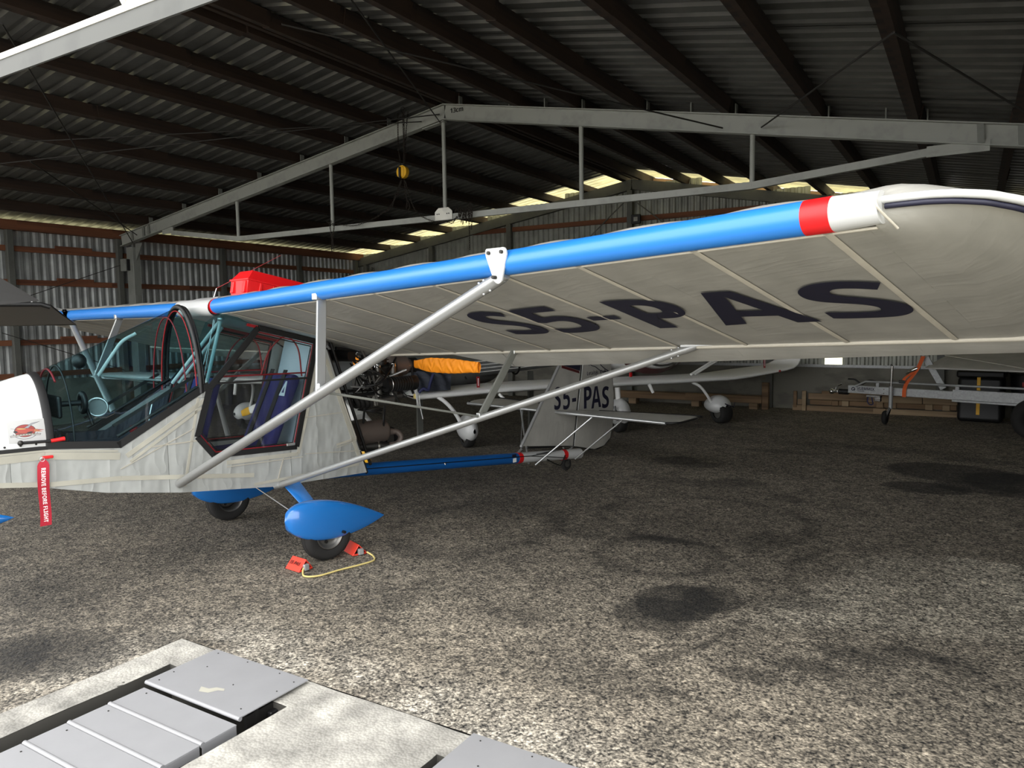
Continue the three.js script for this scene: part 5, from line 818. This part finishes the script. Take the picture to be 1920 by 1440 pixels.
  part('tyre', new THREE.TorusGeometry(0.12, 0.05, 12, 28).translate(0, 0.17, 0).rotateY(1.1).translate(-6.62, 0, -2.3), M.rubber, D);
}
// ------------------------------------------------------------------ boat-style trailer at the right
{
  const T = thing('trailer', 'galvanised trailer with jockey wheel standing at the right of the back wall', 'trailer', [-1.12, 0, -13.14], THREE.MathUtils.degToRad(-19.42));
  const main = part('drawbar', [rbox(1.6, 0.125, 0.07, 0.22, 0.515, 0, 0.006)], M.galv, T);
  part('chassis_beam', rbox(1.45, 0.15, 0.09, 1.725, 0.53, 0, 0.006), M.galv, T); part('lower_flange', rbox(1.45, 0.03, 0.13, 1.725, 0.44, 0, 0.005), M.galv, T);
  part('guard_rail', poly([V(-0.44, 0.575, 0.05), V(-0.28, 0.655, 0.05), V(0.35, 0.66, 0.05), V(2.42, 0.674, 0.05)], 0.017), M.galv, T);
  for (const x of [-0.1, 1.06]) part('rail_post', rbox(0.05, 0.09, 0.03, x, 0.615, 0.03, 0.005), M.galv, T);
  const cp = part('coupling', [rbox(0.16, 0.05, 0.06, -0.83, 0.46, 0, 0.015), new THREE.SphereGeometry(0.045, 14, 10).translate(-0.87, 0.455, 0)], M.chrome, T);
  part('coupling_lever', poly([V(-0.8, 0.48, 0), V(-0.8, 0.535, 0), V(-0.7, 0.59, 0)], 0.014), M.chrome, cp);
  part('bellows', [0, 1, 2, 3, 4, 5].map((k) => cyl(V(-0.74 + k * 0.028, 0.462, 0), V(-0.722 + k * 0.028, 0.462, 0), 0.048, 0.038, 16)), M.black, T);
  part('brake_lever', tube([V(-0.58, 0.68, 0.03), V(-0.47, 0.675, 0.03), V(-0.4, 0.63, 0.03), V(-0.34, 0.61, 0.03), V(-0.24, 0.67, 0.03), V(-0.12, 0.66, 0.03)], 0.014, 30, 8), M.black, T);
  const jk = part('jockey_tube', [cyl(V(0.13, 0.25, 0.08), V(0.13, 0.6, 0.08), 0.03, 0.03, 16)], M.galv, T); part('spindle', cyl(V(0.13, 0.6, 0.08), V(0.14, 0.92, 0.08), 0.018, 0.018, 12), M.chrome, jk);
  part('crank', tube([V(0.14, 0.92, 0.08), V(0.13, 0.94, 0.08), V(0.11, 0.93, 0.08)], 0.008, 10, 6), M.darkMetal, jk);
  const jw = part('jockey_wheel', new THREE.TorusGeometry(0.07, 0.038, 12, 26).rotateY(1.75).translate(0.05, 0.108, 0.08), M.rubber, T); part('wheel_fork', [bar(V(0.12, 0.27, 0.05), V(0.06, 0.1, 0.02), 0.012, 0.03), bar(V(0.13, 0.27, 0.11), V(0.07, 0.1, 0.13), 0.012, 0.03)], M.darkMetal, jw);
  const wn = part('winch_bracket', [rbox(0.22, 0.035, 0.08, -0.14, 0.425, 0.06, 0.006), rbox(0.1, 0.07, 0.06, -0.08, 0.38, 0.06, 0.012)], M.chrome, T);
  part('hook_loop', tube([V(-0.23, 0.41, 0.07), V(-0.235, 0.33, 0.07), V(-0.2, 0.29, 0.07), V(-0.15, 0.3, 0.07), V(-0.16, 0.36, 0.07), V(-0.17, 0.41, 0.07)], 0.01, 30, 8, false), M.tarpBlue, wn);
  for (const [x, y] of [[0.0, 0.545], [0.14, 0.545], [0.0, 0.48], [0.14, 0.478]]) part('bolt', cyl(V(x, y, 0.03), V(x, y, 0.046), 0.012, 0.012, 8), M.chrome, main);
  const lt = (txt, s, x, y) => part('maker_lettering', mergeGeometries(shapesOf(txt, s).map((q) => new THREE.ShapeGeometry(q, 5))).translate(x, y, 0.0375), M.navyText, main);
  lt('VLEMMIX', 0.045, -0.43, 0.512); lt('TRAILERS', 0.018, -0.42, 0.485);
  part('maker_emblem', [new THREE.RingGeometry(0.018, 0.032, 28, 1, -0.6, 5.2).translate(-0.49, 0.52, 0.0376), new THREE.CircleGeometry(0.014, 16).translate(-0.478, 0.508, 0.0377)], M.navyText, main);
  part('support_post', bar(V(0.84, 0.6, -0.05), V(0.58, 1.05, -0.05), 0.02, 0.09), M.galv, T);
  part('wrapped_end', new THREE.SphereGeometry(0.09, 9, 6).scale(1.4, 0.45, 0.6).rotateZ(0.5).translate(0.42, 0.86, 0.0), M.chrome, T);
  part('axle', cyl(V(2.1, 0.28, 0.35), V(2.1, 0.28, -0.9), 0.04), M.galv, T); part('tyre', new THREE.TorusGeometry(0.2, 0.085, 12, 30).translate(2.12, 0.285, 0.3), M.rubber, T);
  const m4 = new THREE.Matrix4().makeRotationY(T.rotation.y).setPosition(T.position), w = (x, y, z) => V(x, y, z).applyMatrix4(m4);
  const s = thing('ratchet_strap', 'orange ratchet strap looped over the trailer drawbar', 'strap', T.position.toArray(), T.rotation.y);
  const band = (pts, wd) => loft(curve(pts).getPoints(30).map((p) => [p.clone().add(V(-wd / 2, 0, 0)), p.clone().add(V(wd / 2, 0, 0.003))]));
  part('webbing', band([V(0.315, 0.445, 0.05), V(0.32, 0.55, 0.055), V(0.36, 0.665, 0.075), V(0.42, 0.76, 0.05), V(0.5, 0.9, 0.03), V(0.56, 1.08, 0.0)], 0.06), M.strapOrange, s);
  part('loose_tail', band([V(0.34, 0.66, 0.09), V(0.33, 0.72, 0.1), V(0.38, 0.78, 0.09), V(0.45, 0.84, 0.05)], 0.05), M.strapOrange, s);
  part('ratchet', [rbox(0.1, 0.05, 0.05, 0.3, 0.685, 0.08, 0.01)], M.darkMetal, s);
  // a pale wing panel laid on the trailer
  const wp = thing('wing_panel', 'pale detached wing panel resting on the trailer at the right edge', 'wing panel', T.position.toArray(), T.rotation.y);
  part('skin', loft([[0.62, 0.55, 0.5], [0.84, 1, 0.97], [2.4, 1.05, 1]].map(([x, th, ch]) => aero(0.06 * th, 1.3 * ch).map(([z, y]) => V(x + 0.25 * z * (x < 1 ? -0.35 : 0), 0.9 + y - 0.26 * z, 0.1 + z))), true), M.wingCloth, wp);
  part('rib_seam', cyl(V(0.75, 1.09, -0.3), V(2.0, 0.94, 0.08), 0.01, 0.01, 6), M.seam, wp);
  part('support_leg', [bar(V(1.2, 0.6, -0.3), V(1.2, 0.94, -0.3), 0.05, 0.05), bar(V(2.2, 0.6, -0.3), V(2.2, 0.94, -0.3), 0.05, 0.05)], M.galv, wp);
  const bx = thing('storage_box', 'black plastic storage box with a vertical yellow strap behind the trailer', 'box', [0.19, 0, -14.12], -0.1);
  part('body', rbox(0.62, 0.72, 0.5, 0, 0.36, 0, 0.07, 4), M.black, bx); part('lid', rbox(0.66, 0.12, 0.54, 0, 0.76, 0, 0.04, 3), M.black, bx); part('yellow_strap', rbox(0.05, 0.62, 0.012, -0.02, 0.43, 0.255, 0.004), M.yellow, bx);
  const b2 = thing('waste_bin', 'dark bin half hidden behind the trailer at the right edge', 'bin', [0.82, 0, -14.1], 0);
  part('body', boxUV(new THREE.CylinderGeometry(0.26, 0.2, 0.78, 20).translate(0, 0.39, 0)), M.black, b2); part('rim', new THREE.TorusGeometry(0.26, 0.02, 8, 28).rotateX(Math.PI / 2).translate(0, 0.78, 0), M.black, b2); part('red_label', rbox(0.1, 0.07, 0.01, -0.06, 0.62, 0.25, 0.003), M.darkRed, b2);
}
// planks along the foot of the back wall
{
  const o = thing('plank_barrier', 'low barrier of rough wooden planks along the foot of the back wall', 'planks', [-1.4, 0, -14.38]);
  let x; const put = (nm, w, h, d, px, py, pz) => part(nm, rbox(w, h, d, px, py, pz, 0.006, 1), M.plank[Math.floor(rnd() * 3)], o);
  for (const [y, h, cuts] of [[0.05, 0.1, [-1.35, 0.2, 1.3]], [0.26, 0.11, [-1.08, -0.1, 0.75, 1.3]], [0.34, 0.05, [-0.85, 0.4, 1.3]]]) for (let i = 0; i < cuts.length - 1; i++) put('plank', cuts[i + 1] - cuts[i] - 0.01, h, 0.035, (cuts[i] + cuts[i + 1]) / 2, y + rr(-0.005, 0.005), rr(-0.01, 0.01));
  for (x of [-1.2, -0.62, -0.45, 0.1, 0.3, 0.85, 1.1]) put('block', 0.11, 0.1, 0.05, x, 0.155, -0.01);
  put('upright', 0.07, 0.36, 0.05, -1.14, 0.18, 0.03); put('upright', 0.06, 0.3, 0.04, -1.3, 0.2, 0.0); put('backing_plank', 2.3, 0.09, 0.02, 0.1, 0.155, -0.04);
  const b = thing('timber_beam', 'long grey timber beam lying along the foot of the back wall', 'beam', [-4.7, 0, -14.25]);
  part('beam', rbox(2.9, 0.14, 0.16, 0, 0.18, 0, 0.012), M.plank[1], b); for (const dx of [-1.1, 0.2, 1.3]) part('bearer', rbox(0.16, 0.11, 0.2, dx, 0.055, 0, 0.01), M.plank[0], b);
  part('end_post', rbox(0.12, 0.5, 0.1, 1.5, 0.25, 0, 0.01), M.plank[1], b);
}
// floodlight on the gable post
{
  const o = thing('floodlight', 'small black floodlight on the middle post of the back gable', 'lamp', [-5.82, 3.71, -14.4], 0);
  part('housing', rbox(0.2, 0.19, 0.05, 0, 0, 0, 0.012), M.black, o); part('reflector', (() => { const g = new THREE.ConeGeometry(0.1, 0.05, 4); return boxUV(g.rotateX(Math.PI / 2).rotateZ(Math.PI / 4).translate(0, 0, 0.03)); })(), M.lampGlass, o); part('bracket', box(0.12, 0.03, 0.12, -0.03, 0, -0.06), M.black, o);
}
// chain hoist on the left rafter of the truss, its chains draped to the tie
{
  const z = -8.05, links = (pts, parent, nm = 'chain') => {
    const c = curve(pts), n = Math.round(c.getLength() / 0.03), gs = [];
    for (let i = 0; i < n; i++) { const p = c.getPointAt((i + 0.5) / n), d = c.getTangentAt((i + 0.5) / n), g = new THREE.TorusGeometry(0.012, 0.0038, 5, 8).scale(0.75, 1.4, 1).rotateY(i % 2 ? 0 : Math.PI / 2); gs.push(g.applyQuaternion(new THREE.Quaternion().setFromUnitVectors(V(0, 1, 0), d)).translate(...p.toArray())); }
    return part(nm, gs, M.chain, parent);
  };
  const o = thing('chain_hoist', 'yellow chain hoist hanging on dark chains from the left rafter of the truss', 'hoist', [0, 0, 0]);
  const b = part('block', [new THREE.CylinderGeometry(0.085, 0.085, 0.06, 22).rotateX(Math.PI / 2).translate(-6.6, 3.72, z), rbox(0.1, 0.16, 0.09, -6.6, 3.72, z, 0.03, 3)], M.yellow, o);
  part('chain_guide', rbox(0.028, 0.15, 0.1, -6.61, 3.71, z + 0.02, 0.01), M.black, b);
  links([V(-6.66, 4.5, z), V(-6.665, 4.1, z), V(-6.63, 3.8, z)], o); links([V(-6.58, 4.52, z), V(-6.57, 4.1, z), V(-6.58, 3.8, z)], o); links([V(-6.53, 4.52, z + 0.03), V(-6.54, 4.1, z + 0.03), V(-6.56, 3.8, z + 0.02)], o); links([V(-6.5, 4.5, z - 0.02), V(-6.52, 4.3, z), V(-6.55, 4.0, z), V(-6.56, 3.8, z)], o);
  part('top_hook', new THREE.TorusGeometry(0.03, 0.008, 8, 18).translate(-6.58, 4.54, z), M.darkMetal, b);
  links([V(-6.62, 3.62, z), V(-6.7, 3.45, z), V(-6.85, 3.28, z), V(-7.1, 3.16, z), V(-7.5, 3.08, z), V(-7.93, 3.14, z)], o); links([V(-6.58, 3.62, z), V(-6.56, 3.45, z), V(-6.54, 3.34, z), V(-6.55, 3.22, z)], o); links([V(-6.56, 3.6, z), V(-6.5, 3.4, z), V(-6.4, 3.2, z), V(-6.2, 3.06, z), V(-5.9, 3.0, z), V(-5.6, 3.08, z)], o); links([V(-6.63, 3.62, z), V(-6.75, 3.4, z), V(-6.82, 3.26, z), V(-7.0, 3.2, z)], o); links([V(-6.52, 3.34, z), V(-6.5, 3.25, z), V(-6.53, 3.18, z)], o);
  const l = thing('lifting_chain', 'dark lifting chain looped over the truss tie below the second hanger from the left', 'chain'); links([V(-7.99, 3.14, z), V(-7.96, 3.0, z), V(-7.95, 2.9, z), V(-7.96, 2.74, z)], l); links([V(-8.03, 3.16, z), V(-7.98, 3.14, z), V(-7.9, 3.1, z), V(-7.93, 2.95, z), V(-7.92, 2.76, z)], l); links([V(-8.04, 3.18, z), V(-7.98, 3.15, z), V(-7.94, 3.18, z)], l);
  const r = thing('lifting_chain', 'tangled dark lifting chain heaped over the truss tie right of the white gusset', 'chain');
  for (let i = 0; i < 6; i++) { const x = -5.72 + i * 0.04, y = 3.12 + rr(-0.02, 0.05); links([V(x, y, z), V(x + rr(-0.05, 0.05), y - rr(0.02, 0.1), z + rr(-0.02, 0.03)), V(x + rr(0, 0.08), y + rr(-0.03, 0.04), z), V(x + rr(-0.03, 0.05), y - rr(0.06, 0.2), z)], r); }
  links([V(-5.54, 3.1, z), V(-5.53, 2.9, z), V(-5.53, 2.62, z)], r); links([V(-5.5, 3.12, z), V(-5.49, 3.0, z), V(-5.5, 2.88, z)], r); links([V(-5.9, 3.02, z), V(-5.8, 2.98, z), V(-5.72, 3.06, z)], r);
}
// ------------------------------------------------------------------ steel covers in the door pits
{
  const cover = (lab, x, zc, w, d, y, grp, slot) => {
    const o = thing('pit_cover', lab, 'cover plate', [x, y, zc], 0, grp);
    part('plate', rbox(w, 0.006, d, 0, 0, 0, 0.0025), M.plate, o);
    part('rolled_lip', cyl(V(-w / 2, -0.004, d / 2 - 0.006), V(w / 2, -0.004, d / 2 - 0.006), 0.012, 0.012, 12), M.plate, o); part('side_fold', rbox(0.005, 0.11, d - 0.004, w / 2 - 0.002, -0.056, 0, 0.002), M.plate, o); part('side_fold', rbox(0.005, 0.11, d - 0.004, -w / 2 + 0.002, -0.056, 0, 0.002), M.plate, o);
    part('rivet', cyl(V(-w * 0.4, 0, -d * 0.32), V(-w * 0.4, 0.005, -d * 0.32), 0.004, 0.004, 8), M.darkMetal, o);
    if (slot) part('hand_slot', rbox(0.006, 0.032, 0.09, w / 2 + 0.001, -0.055, 0, 0.002), M.black, o);
    return o;
  };
  const end = (lab, x0, x1, z0, z1, y) => {
    const w = x1 - x0, d = z1 - z0, o = thing('pit_end_plate', lab, 'cover plate', [(x0 + x1) / 2, y, (z0 + z1) / 2]);
    part('plate', rbox(w, 0.007, d, 0, 0, 0, 0.003), M.plate, o); part('rolled_lip', cyl(V(-w / 2, -0.006, d / 2), V(w / 2, -0.006, d / 2), 0.01, 0.01, 12), M.plate, o);
    for (const [a, b] of [[-0.42, -0.42], [-0.1, -0.44], [0.25, -0.43], [0.44, -0.36], [-0.44, 0.2], [-0.3, -0.1], [0.42, 0.38], [0.44, -0.1], [0.1, 0.05], [-0.42, 0.42]]) part('screw', cyl(V(a * w, 0.002, b * d), V(a * w, 0.0055, b * d), 0.0035, 0.0035, 8), M.darkMetal, o);
    return o;
  };
  const e = end('large flat grey end plate of the left pit, with a small worn beige patch', -3.285, -2.615, -2.4, -2.01, 0.022);
  part('worn_patch', (() => { const s = new THREE.Shape([[0, 0], [0.05, 0.012], [0.07, 0.05], [0.1, 0.06], [0.085, 0.075], [0.04, 0.065], [0.02, 0.04], [-0.03, 0.035]].map((p) => new THREE.Vector2(...p))); return boxUV(new THREE.ShapeGeometry(s).rotateX(-Math.PI / 2).translate(-0.02, 0.0042, 0.14)); })(), M.seam, e);
  part('underframe', [box(0.05, 0.2, 0.02, 0.3, -0.11, 0.1), box(0.02, 0.16, 0.3, 0.31, -0.1, 0)], M.darkMetal, e); part('lock', rbox(0.03, 0.05, 0.05, 0.335, -0.07, 0.02, 0.008), M.black, e);
  const names = ['first', 'second', 'third', 'fourth', 'fifth'], zc = [-1.905, -1.725, -1.545, -1.365, -1.185];
  zc.forEach((z, i) => cover('grey folded steel pit cover, ' + names[i] + ' in the row after the large end plate', -2.945, z, 0.66, 0.172, -0.002 - i * 0.001, 'folded pit covers of the left pit', i === 1));
  end('flat grey end plate of the right pit, cut off by the bottom edge', -1.68, -0.95, -2.41, -1.95, 0.022);
}

renderer.render(scene, camera);
